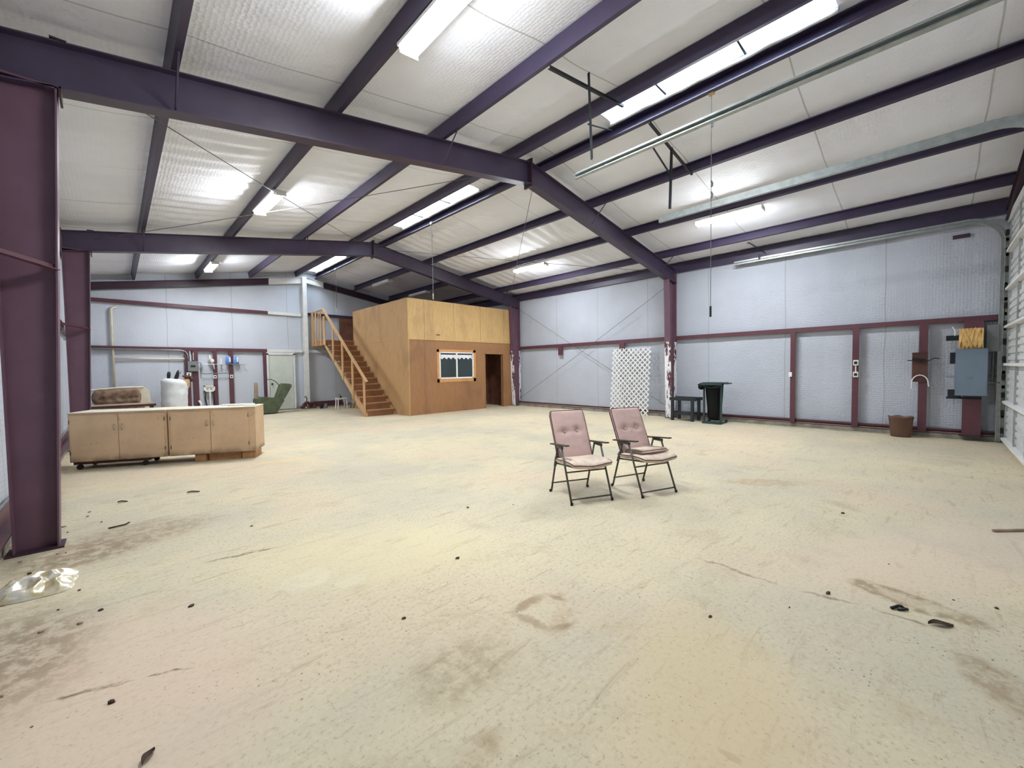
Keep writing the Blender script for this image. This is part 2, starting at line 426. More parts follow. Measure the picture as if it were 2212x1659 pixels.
# cheek boards of the skylight wells
for y0, y1 in SKY:
    for x in (SX0, SX1): b.box((x-.012, y0, R(x)+.005), (x+.012, y1, R(x)+.14))
    for y in (y0, y1): b.box((SX0, y-.012, R(5.8)-.01), (SX1, y+.012, R(5.8)+.14))
struct('trim_1', b, 'skywhite')

lab_s = ['over the bay nearest the overhead door', 'over the middle bay', 'over the far bay by the end wall']
for k, (y0, y1) in enumerate(SKY):
    t = thing('ridge_skylight', 'daylit skylight strip at the roof ridge ' + lab_s[k], 'skylight', (5.8, (y0+y1)/2, 5.5), 0, 'skylight strips along the ridge')
    b = MB(); b.add([(SX0, y0, R(SX0)+.11), (SX1, y0, R(SX1)+.11), (SX1, y1, R(SX1)+.11), (SX0, y1, R(SX0)+.11)], [(0, 1, 2, 3)])
    part('skylight_pane', b, 'skylight', t)
    b = MB()                                    # torn vinyl edge rolled along the opening
    n = 46; prev = None
    pts = []
    for i in range(n+1):
        y = y0+(y1-y0)*i/n
        pts.append((SX1+.012+.015*noise.noise(Vector((y*2, k, 0))), y, R(SX1)-.02+.02*noise.noise(Vector((y*3, 5+k, 0)))))
    b.tube(pts, [.030+.014*noise.noise(Vector((p[1]*4, 1, k))) for p in pts], 8)
    b.tube([(SX0-.01, y0, R(SX0)), (SX0-.01, y1, R(SX0))], .018, 6)
    part('vinyl_edge', b, 'skywhite', t, smooth=True)
    for f in (.32, .68):
        b = MB(); y = y0+(y1-y0)*f; b.box((SX0-.2, y-.012, R(5.6)-.03), (SX1+.06, y+.012, R(5.8)-.012))
        part('cross_brace', b, 'black_bar', t)

# ---- walls (insulation faces)
def sheet(p0, ux, uy, nu, nv, amp, nrm, seed=0, hole=None, ztop=None):
    """rippled vinyl sheet; p0 corner, ux/uy edge vectors"""
    b = MB(); p0, ux, uy, nrm = map(Vector, (p0, ux, uy, nrm))
    for j in range(nv+1):
        for i in range(nu+1):
            p = p0+ux*(i/nu)+uy*(j/nv)
            q = noise.noise(Vector((p.x*1.7+p.y*1.7, p.z*.22, seed)))*amp+noise.noise(Vector((p.x*5+p.y*5, p.z*.5, seed+3)))*amp*.4
            b.v.append(p+nrm*q)
    for j in range(nv):
        for i in range(nu):
            a = j*(nu+1)+i; b.f.append((a, a+1, a+nu+2, a+nu+1))
    return b
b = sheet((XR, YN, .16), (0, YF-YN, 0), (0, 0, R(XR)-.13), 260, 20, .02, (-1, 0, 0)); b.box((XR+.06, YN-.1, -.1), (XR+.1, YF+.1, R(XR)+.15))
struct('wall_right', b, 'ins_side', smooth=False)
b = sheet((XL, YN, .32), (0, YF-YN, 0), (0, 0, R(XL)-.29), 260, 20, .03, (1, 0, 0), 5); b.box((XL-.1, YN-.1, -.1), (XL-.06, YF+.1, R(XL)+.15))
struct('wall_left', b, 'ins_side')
def gable(b, y, nrm, amp, seed, zb=.12):
    nu = 150; nv = 16
    o = len(b.v)
    for j in range(nv+1):
        for i in range(nu+1):
            x = XL+(XR-XL)*i/nu; z = zb+(R(x)+.02-zb)*j/nv
            q = noise.noise(Vector((x*1.7, z*.22, seed)))*amp
            b.v.append(Vector((x, y+nrm*q, z)))
    for j in range(nv):
        for i in range(nu):
            a = o+j*(nu+1)+i; b.f.append((a, a+1, a+nu+2, a+nu+1))
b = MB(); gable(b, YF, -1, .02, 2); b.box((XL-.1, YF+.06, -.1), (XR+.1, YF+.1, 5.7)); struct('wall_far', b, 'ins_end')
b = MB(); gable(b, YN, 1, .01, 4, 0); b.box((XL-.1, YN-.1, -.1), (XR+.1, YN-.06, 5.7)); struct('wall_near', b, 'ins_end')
# concrete curbs + base channels
def chan(d, w, t=.008):     # C section, web depth d (v), flange w (u>0), origin at web bottom
    return [(0, 0), (w, 0), (w, .018), (w-t, .018), (w-t, t), (t, t), (t, d-t), (w-t, d-t), (w-t, d-.018), (w, d-.018), (w, d), (0, d)]
b = MB(); b.box((XR-.12, YN, 0), (XR+.06, YF, .09)); struct('baseboard_right', b, 'concrete', bevel=.008)
b = MB(); b.box((XL-.06, YN, 0), (XL+.08, YF, .10)); struct('baseboard_left', b, 'concrete', bevel=.008)
b = MB(); b.box((XL, YF-.13, 0), (5.4, YF+.06, .05)); b.box((5.7, YF-.13, 0), (XR, YF+.06, .05)); struct('baseboard_far', b, 'concrete', bevel=.008)

b = MB(); b.box((11.865, YN, .105), (11.96, YF, .118)); struct('trim_3', b, 'tan_top')
def cbeam(p0, p1, side, d=.2, w=.065):
    b = MB(); b.prism(chan(d, w), p0, p1, side); return b
# base angles on the side walls
b = MB(); b.prism([(0,0),(.10,0),(.10,.015),(.012,.015),(.012,.06),(0,.06)], (XR-.02, YN, .09), (XR-.02, YF, .09), (-1, 0, 0)); solo('base_channel', b, 'steel', 'dark red steel base channel along the foot of the right-hand side wall', 'steel channel')
b = MB(); b.prism([(0,0),(.10,0),(.10,.02),(.012,.02),(.012,.14),(0,.14)], (XL+.04, YN, .18), (XL+.04, YF, .18), (1, 0, 0)); solo('base_channel', b, 'steel', 'dark red steel base channel at the foot of the left side wall behind the columns', 'steel channel')

# ---- columns and rafters
def ibeam(b, x_out, x_in0, x_in1, z1, y, sign, split=None):
    """tapered column: outer flange vertical at x_out, inner flange from x_in0 (floor) to x_in1 (top)."""
    t = .012
    def q(x0a, x0b, x1a, x1b, za, zb, ya, yb):
        vs = [(x0a, ya, za), (x0b, ya, za), (x0b, yb, za), (x0a, yb, za), (x1a, ya, zb), (x1b, ya, zb), (x1b, yb, zb), (x1a, yb, zb)]
        b.add(vs, [(0,3,2,1),(4,5,6,7),(0,1,5,4),(1,2,6,5),(2,3,7,6),(3,0,4,7)])
    q(x_out, x_out+sign*t, x_out, x_out+sign*t, 0, z1+.38, y-HW, y+HW)            # outer flange
    q(x_in0-sign*t, x_in0, x_in1-sign*t, x_in1, 0, z1, y-HW, y+HW)            # inner flange
    q(x_out, x_in0, x_out, x_in1, 0, z1, y-.004, y+.004)                        # web
    q(x_out, x_in1, x_out, x_in1, z1-.012, z1+.006, y-HW, y+HW)                # cap
names = {0: 'near', 1: 'far'}
for k, y in enumerate(FY):
    where = ['front', 'second'][k]
    # left
    zk = R(-.27)-.6
    t = thing('steel_column', ['thick dark red steel column close by at the left wall', 'dark red steel column at the left wall behind the beige cabinets'][k], 'column', (-.5, y, 0))
    b = MB(); ibeam(b, -.66, -.40, -.27, zk, y, 1); part('shaft', b, 'steel_col', t)
    b = MB(); b.box((-.70, y-.11, 0), (-.37, y+.11, .016)); part('base_plate', b, 'steel_dark', t)
    b = MB(); b.box((-.26, y-HW, zk-.09), (-.245, y+HW, zk+.02)); part('bolt_plate', b, 'steel_dark', t); b = MB(); b.box((-.30, y-HW-.01, R(-.25)-.2), (-.20, y+HW+.01, R(-.25)-.185)); part('bolt_plate', b, 'steel_dark', t)
    # right
    zk = R(11.41)-.6
    t = thing('steel_column', ['dark red steel column with flaking white paint below, beside the black bench', 'dark red steel column with flaking white base at the corner of the plywood room'][k], 'column', (11.7, y, 0))
    b = MB(); ibeam(b, 11.90, 11.57, 11.42, zk, y, -1); part('shaft', b, 'steel_col', t)
    b = MB(); zt = 2.22; xi = 11.57+(11.42-11.57)*zt/zk
    b.add([(11.565, y-HW-.003, .01), (11.565, y+HW+.003, .01), (xi-.004, y+HW+.003, zt), (xi-.004, y-HW-.003, zt), (11.585, y-HW-.003, .01), (11.585, y+HW+.003, .01), (xi+.016, y+HW+.003, zt), (xi+.016, y-HW-.003, zt)],
          [(0,1,2,3), (4,5,6,7), (0,1,5,4), (2,3,7,6), (0,3,7,4), (1,2,6,5)])
    b.box((11.87, y-HW-.003, .01), (11.905, y-.02, zt))
    part('paint_layer', b, 'peel', t, label='white flaking paint on the lower column')
    b = MB(); b.box((11.52, y-.09, 0), (11.93, y+.09, .014)); part('base_plate', b, 'steel_dark', t)
    # rafters
    for s, nm in ((-1, 'left'), (1, 'right')):
        xa, xb = (XC, -.66) if s < 0 else (XC, 11.90)
        t = thing('roof_rafter', ('nearer' if k == 0 else 'second')+' dark steel roof rafter rising from the '+nm+' wall column to the ridge', 'beam', ((xa+xb)/2, y, R((xa+xb)/2)-.6), 0, 'main roof rafters')
        b = MB(); za, zb = R(xa)-.2, R(xb)-.2; d = .40
        for (o0, o1, h) in ((0, -.012, HW), (-.012, -d+.012, .004), (-d+.012, -d, HW)):
            b.add([(xa, y-h, za+o1), (xb, y-h, zb+o1), (xb, y+h, zb+o1), (xa, y+h, za+o1), (xa, y-h, za+o0), (xb, y-h, zb+o0), (xb, y+h, zb+o0), (xa, y+h, za+o0)],
                  [(0,3,2,1),(4,5,6,7),(0,1,5,4),(1,2,6,5),(2,3,7,6),(3,0,4,7)])
        part('beam', b, 'steel_raf', t)
        b = MB(); b.box((XC+s*.0, y-HW-.015, R(XC)-.66), (XC+s*.018, y+HW+.015, R(XC)-.14)); part('ridge_plate', b, 'steel_dark', t)
        for px_ in ([.53, 3.74] if s < 0 else [7.67, 10.93]):
            for sy in (-1, 1):
                b = MB(); b.tube([(px_, y+sy*.42, R(px_)-.2), (px_+.0, y+sy*.03, R(px_)-.57)], .011, 6)
                part('flange_brace', b, 'steel_raf', t)

# ---- purlins and eave struts
words = ['first purlin in from the left wall', 'second purlin in from the left wall, carrying lamps', 'third purlin in from the left wall', 'ridge purlin on the left of the skylights',
         'ridge purlin on the right of the skylights', 'second purlin right of the ridge', 'third purlin right of the ridge, carrying lamps', 'last purlin before the right wall']
for x, wd in zip(PUR, words):
    s = 1 if x < XC else -1
    b = MB(); side = Vector((s, 0, s*SL*(1 if x < XC else 1)))
    side = Vector((1, 0, SL)) if x < XC else Vector((-1, 0, SL))
    b.prism(chan(.195, .065), (x-s*.03, YN+.02, R(x)-.197), (x-s*.03, YF-.02, R(x)-.197), side)
    solo('roof_purlin', b, 'steel_pur', 'dark red steel roof beam, '+wd, 'purlin', 'roof purlins')
b = cbeam((XR-.10, YN+.02, R(XR)-.27), (XR-.10, YF-.02, R(XR)-.27), (1, 0, 0), .27, .07); solo('eave_strut', b, 'steel_pur', 'dark steel eave beam along the top of the right side wall', 'beam')
b = cbeam((XL+.11, YN+.02, R(XL)-.27), (XL+.11, YF-.02, R(XL)-.27), (-1, 0, 0), .27, .07); solo('eave_strut', b, 'steel_pur', 'dark steel eave beam along the top of the left side wall', 'beam')

# ---- side wall girts
GZ = 2.29
for (y0, y1, wd) in ((YN+.1, FY[0]-.09, 'in the nearer bay above the steel studs'), (FY[0]+.09, FY[1]-.09, 'in the middle bay above the white lattice')):
    b = cbeam((11.85, y0, GZ), (11.85, y1, GZ), (1, 0, 0), .10, .10); solo('wall_girt', b, 'steel', 'dark red horizontal girt on the right wall '+wd, 'girt')
for (y0, y1, wd) in ((YN+.1, FY[0]-.09, 'beside the close column'), (FY[0]+.09, FY[1]-.09, 'between the two left columns'), (FY[1]+.09, YF-.2, 'in the far bay')):
    b = cbeam((XL+.11, y0, GZ+.10), (XL+.11, y1, GZ+.10), (-1, 0, 0), .14, .08); solo('wall_girt', b, 'steel', 'dark red horizontal girt on the left wall '+wd, 'girt')
for k, y in enumerate(FY):      # brace from girt to inner column flange
    b = MB(); b.prism([(0,0),(.05,0),(.05,.006),(.006,.006),(.006,.05),(0,.05)], (-.74, y-.55, 2.44), (-.345, y-.06, 2.40), (1, 0, 0))
    solo('girt_brace', b, 'steel', 'slanting red angle brace from left wall girt to the '+['close', 'second'][k]+' column', 'brace')
# stubs hanging from the right girt in the middle bay
for y, z0 in ((9.62, 1.98), (7.05, 2.06)):
    b = MB(); b.box((11.85, y-.09, z0), (11.88, y+.09, GZ+.0)); solo('steel_stub', b, 'steel', 'short red steel stub below the right wall girt '+('above the lattice panel' if y < 8 else 'left of the lattice panel'), 'bracket')

# ---- studs on the right wall (nearer bay)
ST = ((2.36, .10), (1.19, .11), (.13, .13))
for (y, wd_), nm in zip(ST, ('with one small white switch box', 'with two stacked white outlet boxes', 'with a brown backing board and hooks')):
    b = MB(); b.box((11.80, y-wd_/2, .10), (11.855, y+wd_/2, GZ+.005))
    solo('wall_stud', b, 'steel', 'red steel stud on the right wall '+nm, 'stud')
b = MB(); b.prism(chan(.04, .06), (11.86, YN+.1, .15), (11.86, FY[0]-.1, .15), (1, 0, 0)); solo('base_girt', b, 'steel', 'red steel bottom rail joining the studs of the right wall', 'rail')
def outlet(x0, y, z, h, w, name, label, hole=True, nx=-1):
    t = thing(name, label, 'outlet', (x0, y, z)); b = MB(); b.box((x0+nx*.045, y-w/2, z-h/2), (x0, y+w/2, z+h/2)); part('box', b, 'white', t, bevel=.004)
    if hole:
        b = MB(); b.box((x0+nx*.049, y-.028, z-.03), (x0+nx*.044, y+.028, z+.03)); part('socket', b, 'black', t)
    return t
outlet(11.80, 2.40, 1.27, .11, .07, 'switch_box', 'small white switch box on the red stud nearest the green bin', False)
outlet(11.80, 1.18, 1.53, .12, .09, 'outlet_box', 'upper of two white boxes on a red stud')
outlet(11.80, 1.18, 1.27, .12, .09, 'outlet_box', 'lower white outlet box with round black socket on a red stud')
b = MB(); b.tube([(11.78, 1.18, 1.33), (11.78, 1.18, 1.47)], .012, 8); solo('conduit', b, 'white', 'short white conduit joining two outlet boxes on a red stud', 'conduit')

# backing board on stud 3
t = thing('backing_board', 'brown board fixed to the red stud with a clamp and a hose hook', 'board', (11.78, .17, 1.12))
b = MB(); b.box((11.775, .06, 1.12), (11.80, .29, 1.72)); part('board', b, 'brown_wood', t)
b = MB(); b.tube([(11.73, .36, 1.56), (11.73, .2, 1.55), (11.72, .05, 1.55), (11.70, -.03, 1.60), (11.70, -.10, 1.585)], .010, 6); b.tube([(11.74, .29, 1.60), (11.74, .08, 1.56)], .02, 6); part('clamp_bar', b, 'black', t)
pts = [(11.745, .29-.0, .98)]+[(11.745, .17+.12*math.cos(a), 1.10+.16*math.sin(a)*1.0) for a in [PI*i/8 for i in range(9)]]+[(11.745, .04, 1.03)]
b = MB(); b.tube(pts, .010, 6); part('hose_hook', b, 'white', t)

# ---- electrical group in the right corner
t = thing('corner_column', 'wide dark red corner post below the electrical panel', 'column', (11.66, -.53, 0))
b = MB(); b.box((11.70, -.66, .10), (11.712, -.42, 2.30)); b.box((11.712, -.545, .10), (11.84, -.535, 2.30)); b.box((11.84, -.66, .10), (11.85, -.42, 2.30)); part('shaft', b, 'steel', t)
b = MB(); b.box((11.66, -.70, .09), (11.95, -.38, .105)); part('base_plate', b, 'steel_dark', t)
t = thing('electrical_panel', 'large blue-grey electrical panel mounted on the corner post', 'electrical panel', (11.5, -.5, .86))
b = MB(); b.box((11.52, -.72, .87), (11.69, -.31, 1.76)); part('cabinet', b, 'panel_blue', t, bevel=.006)
b = MB(); b.box((11.505, -.715, .875), (11.522, -.315, 1.755)); part('cover', b, 'panel_blue', t, bevel=.006)
b = MB(); b.box((11.495, -.52, 1.20), (11.508, -.45, 1.225)); part('latch', b, 'grey_box', t)
for z0, z1, y1, nm in ((1.93, 2.03, -.16, 'uppermost'), (1.48, 1.70, -.22, 'middle'), (.84, .98, -.2, 'lowest')):
    b = MB(); b.box((11.70, -.40, z0), (11.74, y1-.02, z1)); solo('mounting_rail', b, 'black_bar', nm+' of the black mounting rails behind the electrical panel', 'rail', 'panel mounting rails')
b = MB(); b.box((11.695, -.66, .80), (11.74, -.20, .84)); solo('mounting_rail', b, 'black_bar', 'long black rail under the electrical panel', 'rail')
b = MB(); 
for i in range(7):
    for j in range(5):
        b.v.append(Vector((11.64+.012*math.sin(i*1.4+j), -.35-.31*i/6, 1.765+.40*j/4+.006*math.sin(i*2))))
for j in range(4):
    for i in range(6): a = j*7+i; b.f.append((a, a+1, a+8, a+7))
b.box((11.66, -.655, 1.768), (11.69, -.355, 2.15))
solo('insulation_board', b, 'kraft', 'yellow wrinkled board standing on top of the electrical panel', 'board')
b = MB(); b.box((11.72, -.86, 1.70), (11.88, -.70, 2.2)); solo('junction_box', b, 'grey_box', 'grey junction box on the wall behind the yellow board', 'box', bevel=.005)
b = MB(); b.tube([(11.84, -.80, 1.1), (11.84, -.80, 1.85), (11.80, -.86, 2.02), (11.78, -.90, 2.10), (11.78, -.90, 2.6)], .014, 8)
solo('conduit', b, 'galv', 'bent metal conduit rising beside the electrical panel to the door frame', 'conduit', smooth=True)
b = MB(); b.tube([(11.76, -.88, 1.12), (11.66, -.72, 1.12)], .010, 6); solo('conduit', b, 'galv', 'thin level conduit from the electrical panel to the door frame', 'conduit')
b = MB(); b.tube([(11.70, -.30, 2.02), (11.70, -.30, 2.12), (11.70, -.26, 2.2)], .010, 6); solo('cable_stub', b, 'white', 'short white cable end above the yellow board', 'cable')
b = MB(); b.box((11.93, -.47, 3.93), (11.96, -.24, 4.0)); solo('metal_plate', b, 'steel_dark', 'dark rectangular plate high on the right wall near the overhead door', 'plate')

# ---- near end wall: overhead doors, tracks, end rafter
def track_profile(): return [(0, 0), (.055, 0), (.055, .008), (.012, .008), (.012, .05), (.055, .05), (.055, .058), (.004, .058), (.004, .10), (0, .10)]
def overhead(name, x0, x1):
    d = empty(name, ((x0+x1)/2, YN+.08, 0)); d['kind'] = 'structure'
    nsec = 6; h = 4.1/nsec
    for k in range(nsec):
        b = MB(); z0 = k*h; b.box((x0, YN+.04, z0+.004), (x1, YN+.075, z0+h-.004))
        for r in range(5): b.box((x0+.06, YN+.075, z0+.05+r*.12), (x1-.06, YN+.092, z0+.12+r*.12))
        part('door_panel', b, 'galv_white', d)
    for k in range(nsec):
        z = k*h+.04
        b = MB(); b.prism([(0,0),(.07,.01),(.07,.05),(0,.06)], (x0+.02, YN+.078, z+.02), (x1-.02, YN+.078, z+.02), (0, 1, 0)); part('door_strut', b, 'white', d)
    for x in [x0+.04+(x1-x0-.08)*i/4 for i in range(5)]:
        b = MB(); b.box((x-.03, YN+.075, 0), (x+.03, YN+.11, 4.1)); part('door_stile', b, 'galv', d)
    return d
overhead('door_2', 6.95, 11.70)
overhead('door_3', -.35, 4.45)
def track(x, label, s=1, y1=3.35, zt=4.0):
    pts = [(x, y1, zt)]+[(x, -.42-.42*math.sin(a), zt-.42+.42*math.cos(a)) for a in [PI/2*i/10 for i in range(11)]]+[(x, -.84, .02)]
    t = thing('door_track', label, 'door track', (x, 1, zt))
    b = MB(); pr = track_profile()
    P_ = [Vector(p) for p in pts]; n = len(pr); vs = []; fs = []
    for i, p in enumerate(P_):
        a = P_[max(i-1, 0)]; c = P_[min(i+1, len(P_)-1)]; d = (c-a).normalized(); v = Vector((1, 0, 0)).cross(d); v = v if i == 0 or v.dot(pv) > 0 else -v
        if i == 0 and v.z < 0: v = -v
        pv = v
        vs += [p+Vector((s*u_, 0, 0))+v*v_ for u_, v_ in pr]
    for i in range(len(P_)-1):
        for k in range(n): fs.append((i*n+k, i*n+(k+1) % n, (i+1)*n+(k+1) % n, (i+1)*n+k))
    fs += [tuple(range(n)), tuple(range((len(P_)-1)*n, len(P_)*n))]
    b.add(vs, fs); part('rail', b, 'galv', t)
    b = MB(); b.box((x-.02 if s > 0 else x-.05, -.98, 0), (x+.05 if s > 0 else x+.02, -.955, 3.9)); 
    for k in range(14): b.box((x-.004, -.955, .2+.27*k), (x+.004, -.90, .26+.27*k))
    part('jamb_angle', b, 'galv', t)
    return t
track(4.50, 'long galvanised door track hanging beside the ridge skylight, highest in the picture', -1)
track(6.85, 'galvanised door track beneath the third purlin right of the ridge, above the lit lamp', 1)
track(11.78, 'galvanised door track close under the eave of the right wall', -1, 3.68, 4.13)
# square holes strip of the jamb beside door_2
b = MB()
b.box((11.74, -.99, 0), (11.86, -.94, 4.0)); solo('door_jamb', b, 'galv', 'grey steel jamb at the right edge of the overhead door', 'door jamb')
for k in range(12):
    b = MB(); b.box((11.715, -.935, .18+.33*k), (11.745, -.895, .28+.33*k)); solo('door_roller', b, 'black', 'black roller bracket on the edge of the overhead door', 'bracket', 'roller brackets up the edge of the overhead door')
b = MB(); b.box((6.82, -.98, 0), (6.92, -.90, 4.0)); solo('door_jamb', b, 'galv', 'grey steel door jamb nearest the camera, beside the small brown stick', 'door jamb')
b = MB(); b.box((6.9, -1.0, 4.05), (11.9, -.93, 4.2)); b.box((-.4, -1.0, 4.05), (4.5, -.93, 4.2)); struct('trim_2', b, 'galv_white')
b = MB()
for xa, xb in ((XC, XL+.1), (XC, XR-.1)):
    for (o0, o1, h) in ((0, -.012, .07), (-.012, -.19, .004), (-.19, -.2, .07)):
        za, zb = R(xa)-.22, R(xb)-.22; y = -.96
        b.add([(xa, y-h, za+o1), (xb, y-h, zb+o1), (xb, y+h, zb+o1), (xa, y+h, za+o1), (xa, y-h, za+o0), (xb, y-h, zb+o0), (xb, y+h, zb+o0), (xa, y+h, za+o0)], [(0,3,2,1),(4,5,6,7),(0,1,5,4),(1,2,6,5),(2,3,7,6),(3,0,4,7)])
solo('end_rafter', b, 'steel_dark', 'dark end rafter above the overhead doors at the top right corner', 'beam')

# ---- track hangers
def bar(pts, r=.016): b = MB(); b.tube(pts, r, 4); return b
def angle(p0, p1, w=.035): b = MB(); b.prism([(0,0),(w,0),(w,.005),(.005,.005),(.005,w),(0,w)], p0, p1, (0, 1, 0) if abs(Vector(p1)[0]-Vector(p0)[0]) > .1 else (1, 0, 0)); return b
t = thing('track_hanger', 'black angle iron hanger between two purlins holding the longest door track', 'hanger', (4.5, 3.15, 4.2))
part('cross_bar', angle((3.77, 3.17, R(3.77)-.225), (5.42, 3.17, R(5.4)-.235)), 'black_bar', t)
part('drop_rod', angle((4.47, 3.10, 4.17), (4.47, 3.14, R(4.47)-.08)), 'black_bar', t)
t = thing('track_hanger', 'black hanger right of the ridge with a slanting brace above the second door track', 'hanger', (6.9, 3.12, 4.2))
part('cross_bar', angle((6.06, 3.10, R(6.06)-.225), (7.68, 3.10, R(7.68)-.235)), 'black_bar', t)
part('drop_rod', angle((6.83, 3.13, 4.17), (6.83, 3.10, R(6.85)-.18)), 'black_bar', t)
part('brace', bar([(6.83, 3.14, 4.75), (6.60, 3.35, 5.22)]), 'black_bar', t)
t = thing('track_hanger', 'small black triangular hanger near the eave holding the door track by the right wall', 'hanger', (11.7, 3.1, 4.2))
part('drop_rod', angle((11.0, 3.12, R(11)-.21), (11.0, 3.12, 4.42)), 'black_bar', t)
part('drop_rod', angle((11.72, 3.10, 4.17), (11.72, 3.10, 4.3)), 'black_bar', t)
part('brace', bar([(11.0, 3.12, R(11)-.22), (11.75, 2.95, 4.30)]), 'black_bar', t)
t = thing('skylight_brace', 'short dark strut from the left ridge purlin to the right one beside the skylight', 'brace', (5.8, 3.8, 5.3))
part('bar', bar([(5.42, 3.8, R(5.4)-.21), (6.0, 3.72, R(6.0)-.12)], .014), 'black_bar', t)

# ---- light fixtures
def fixture(lit=True):
    t = empty('strip_light', (0, 0, 0))
    b = MB(); b.box((-.125, -.66, .046), (.125, .66, .078)); b.box((-.05, -.62, .078), (.05, .62, .10)); part('housing', b, 'white', t, False, bevel=.006)
    b = MB(); pr = [(-.090, .056), (-.094, .038), (-.090, .014), (-.06, -.004), (-.008, -.008), (0, .002), (.008, -.008), (.06, -.004), (.090, .014), (.094, .038), (.090, .056)]
    n = len(pr); b.add([(u, -.64, v) for u, v in pr]+[(u, .64, v) for u, v in pr], [(i, (i+1) % n, n+(i+1) % n, n+i) for i in range(n)]+[tuple(range(n)), tuple(range(n, 2*n))])
    part('diffuser', b, 'lamp' if lit else 'unlit', t, False)
    for sy in (-1, 1):
        b = MB(); b.box((-.105, sy*.653-.012, -.012), (.105, sy*.653+.012, .062)); part('end_cap', b, 'white', t, False)
    b = MB(); b.tube([(.03, -.655, 0), (.03, -.66, -.13)], .004, 6); b.blob((.03, -.66, -.14), (.010, .010, .016), 8); part('pull_cord', b, 'white', t, False)
    return t
lamps = [(2.26, 3.12, 4.70, 'lit twin tube strip lamp nearest the camera at the top of the picture'),
         (2.24, 8.92, 4.70, 'lit strip lamp on the left slope in the middle bay'),
         (2.24, 15.4, 4.70, 'lit strip lamp farthest away on the left slope near the end wall'),
         (9.42, 3.07, 4.63, 'lit strip lamp on the right slope below the door track'),
         (9.46, 8.85, 4.63, 'lit strip lamp on the right slope in the middle bay'),
         (7.75, 15.3, 4.93, 'unlit strip lamp above the plywood room, nearer the ridge'),
         (9.30, 15.1, 4.66, 'unlit strip lamp above the plywood room in the shadow')]
fl = fixture(True); fd = fixture(False)
for i, (x, y, z, lb) in enumerate(lamps):
    lit = 'unlit' not in lb; src = fl if lit else fd
    o = src if i in (0, 5) else copy_tree(src)
    o.location = (x, y, z); tag(o, lb, 'strip light', 'strip lights under the purlins')
    o.rotation_euler = (0, (.166 if x > XC else -.166)*.6, 0)
    if i == 1: o.rotation_euler = (0, -.12, .02)

# ---- ridge pull cords
for x, y, z0, zt, hooks, lb in ((6.1, 2.21, 2.2, R(6.1)-.18, (4.87, 4.05, 3.9), 'long hanging cord with a black handle over the room near the right'),
                                (6.05, 9.15, 3.35, R(6.05)-.18, (4.98,), 'hanging cord in front of the plywood room in the middle bay'),
                                (6.05, 15.6, 3.7, R(6.05)-.18, (4.8,), 'thin hanging cord by the top of the stair in the far bay')):
    t = thing('pull_cord', lb, 'cord', (x, y, z0), 0, 'cords hanging from the ridge')
    b = MB(); b.tube([(x, y, z0+.1), (x+.004, y, (z0+zt)/2), (x, y, zt)], .0045 if y < 5 else .007, 6); part('cord', b, 'rod', t)
    for h in hooks:
        b = MB(); b.tube([(x, y, h+.05), (x+.025, y-.01, h+.02), (x+.012, y-.01, h-.02), (x, y, h-.03)], .013, 6)
        part('hook', b, 'grey_box', t, smooth=True)
    b = MB(); b.tube([(x, y, z0), (x, y, z0+.15)], .014 if y < 5 else .01, 8); part('handle', b, 'black' if y < 5 else 'white', t)
    b = MB(); b.box((x-.03, y-.035, zt-.03), (x+.02, y+.035, zt+.03)); part('pulley', b, 'card' if y < 5 else 'galv', t)

# ---- bracing rods
def rod(p0, p1, lb, r=.006, cat='brace rod'):
    b = MB(); p0, p1 = Vector(p0), Vector(p1); mid = (p0+p1)/2-Vector((0, 0, .03)); b.tube([p0, (p0*3+p1)/4-Vector((0,0,.02)), mid, (p0+p1*3)/4-Vector((0,0,.02)), p1], r, 5)
    solo('brace_rod', b, 'rod', lb, cat, 'cross bracing rods')
rod((-.2, FY[0], R(-.2)-.35), (XC-.15, FY[1], R(XC)-.35), 'thin brace rod below the left slope from the close column to the second rafter')
rod((-.2, FY[1], R(-.2)-.35), (XC-.15, FY[0], R(XC)-.35), 'thin brace rod below the left slope from the second column to the nearer rafter')
rod((11.4, FY[0], R(11.4)-.40), (XC+.15, FY[1], R(XC)-.35), 'thin brace rod under the right roof slope from the near knee to the far ridge')
rod((11.4, FY[1], R(11.4)-.35), (XC+.15, FY[0], R(XC)-.5), 'thin brace rod under the right roof slope from the near ridge to the far knee')
rod((11.80, FY[0]+.05, 3.95), (11.80, FY[1]-.05, .25), 'thin diagonal rod on the right wall rising toward the nearer column', .007)
rod((11.81, FY[0]+.05, .25), (11.81, FY[1]-.05, 3.95), 'thin diagonal rod on the right wall rising toward the plywood room', .007)

# ---- far end wall: rafter, girts, posts, door
YE = YF-.02
def endrafter(x0, x1, mat, lb):
    b = MB(); y = YE-.10; za, zb = R(x0)-.25, R(x1)-.25
    for (o0, o1, h) in ((0, -.01, .075), (-.01, -.22, .004), (-.22, -.23, .075)):
        b.add([(x0, y-h, za+o1), (x1, y-h, zb+o1), (x1, y+h, zb+o1), (x0, y+h, za+o1), (x0, y-h, za+o0), (x1, y-h, zb+o0), (x1, y+h, zb+o0), (x0, y+h, za+o0)], [(0,3,2,1),(4,5,6,7),(0,1,5,4),(1,2,6,5),(2,3,7,6),(3,0,4,7)])
    solo('end_rafter', b, mat, lb, 'beam')
endrafter(XL+.05, 4.33, 'steel_dark', 'dark rafter along the top of the far end wall, left of the white paint')
endrafter(4.33, XC, 'white_steel', 'white painted piece of rafter left of the ridge post on the end wall')
endrafter(XC, 6.35, 'white_steel', 'white painted piece of rafter right of the ridge post on the end wall')
endrafter(6.35, XR-.05, 'steel_dark', 'dark rafter on the far end wall descending behind the plywood room')
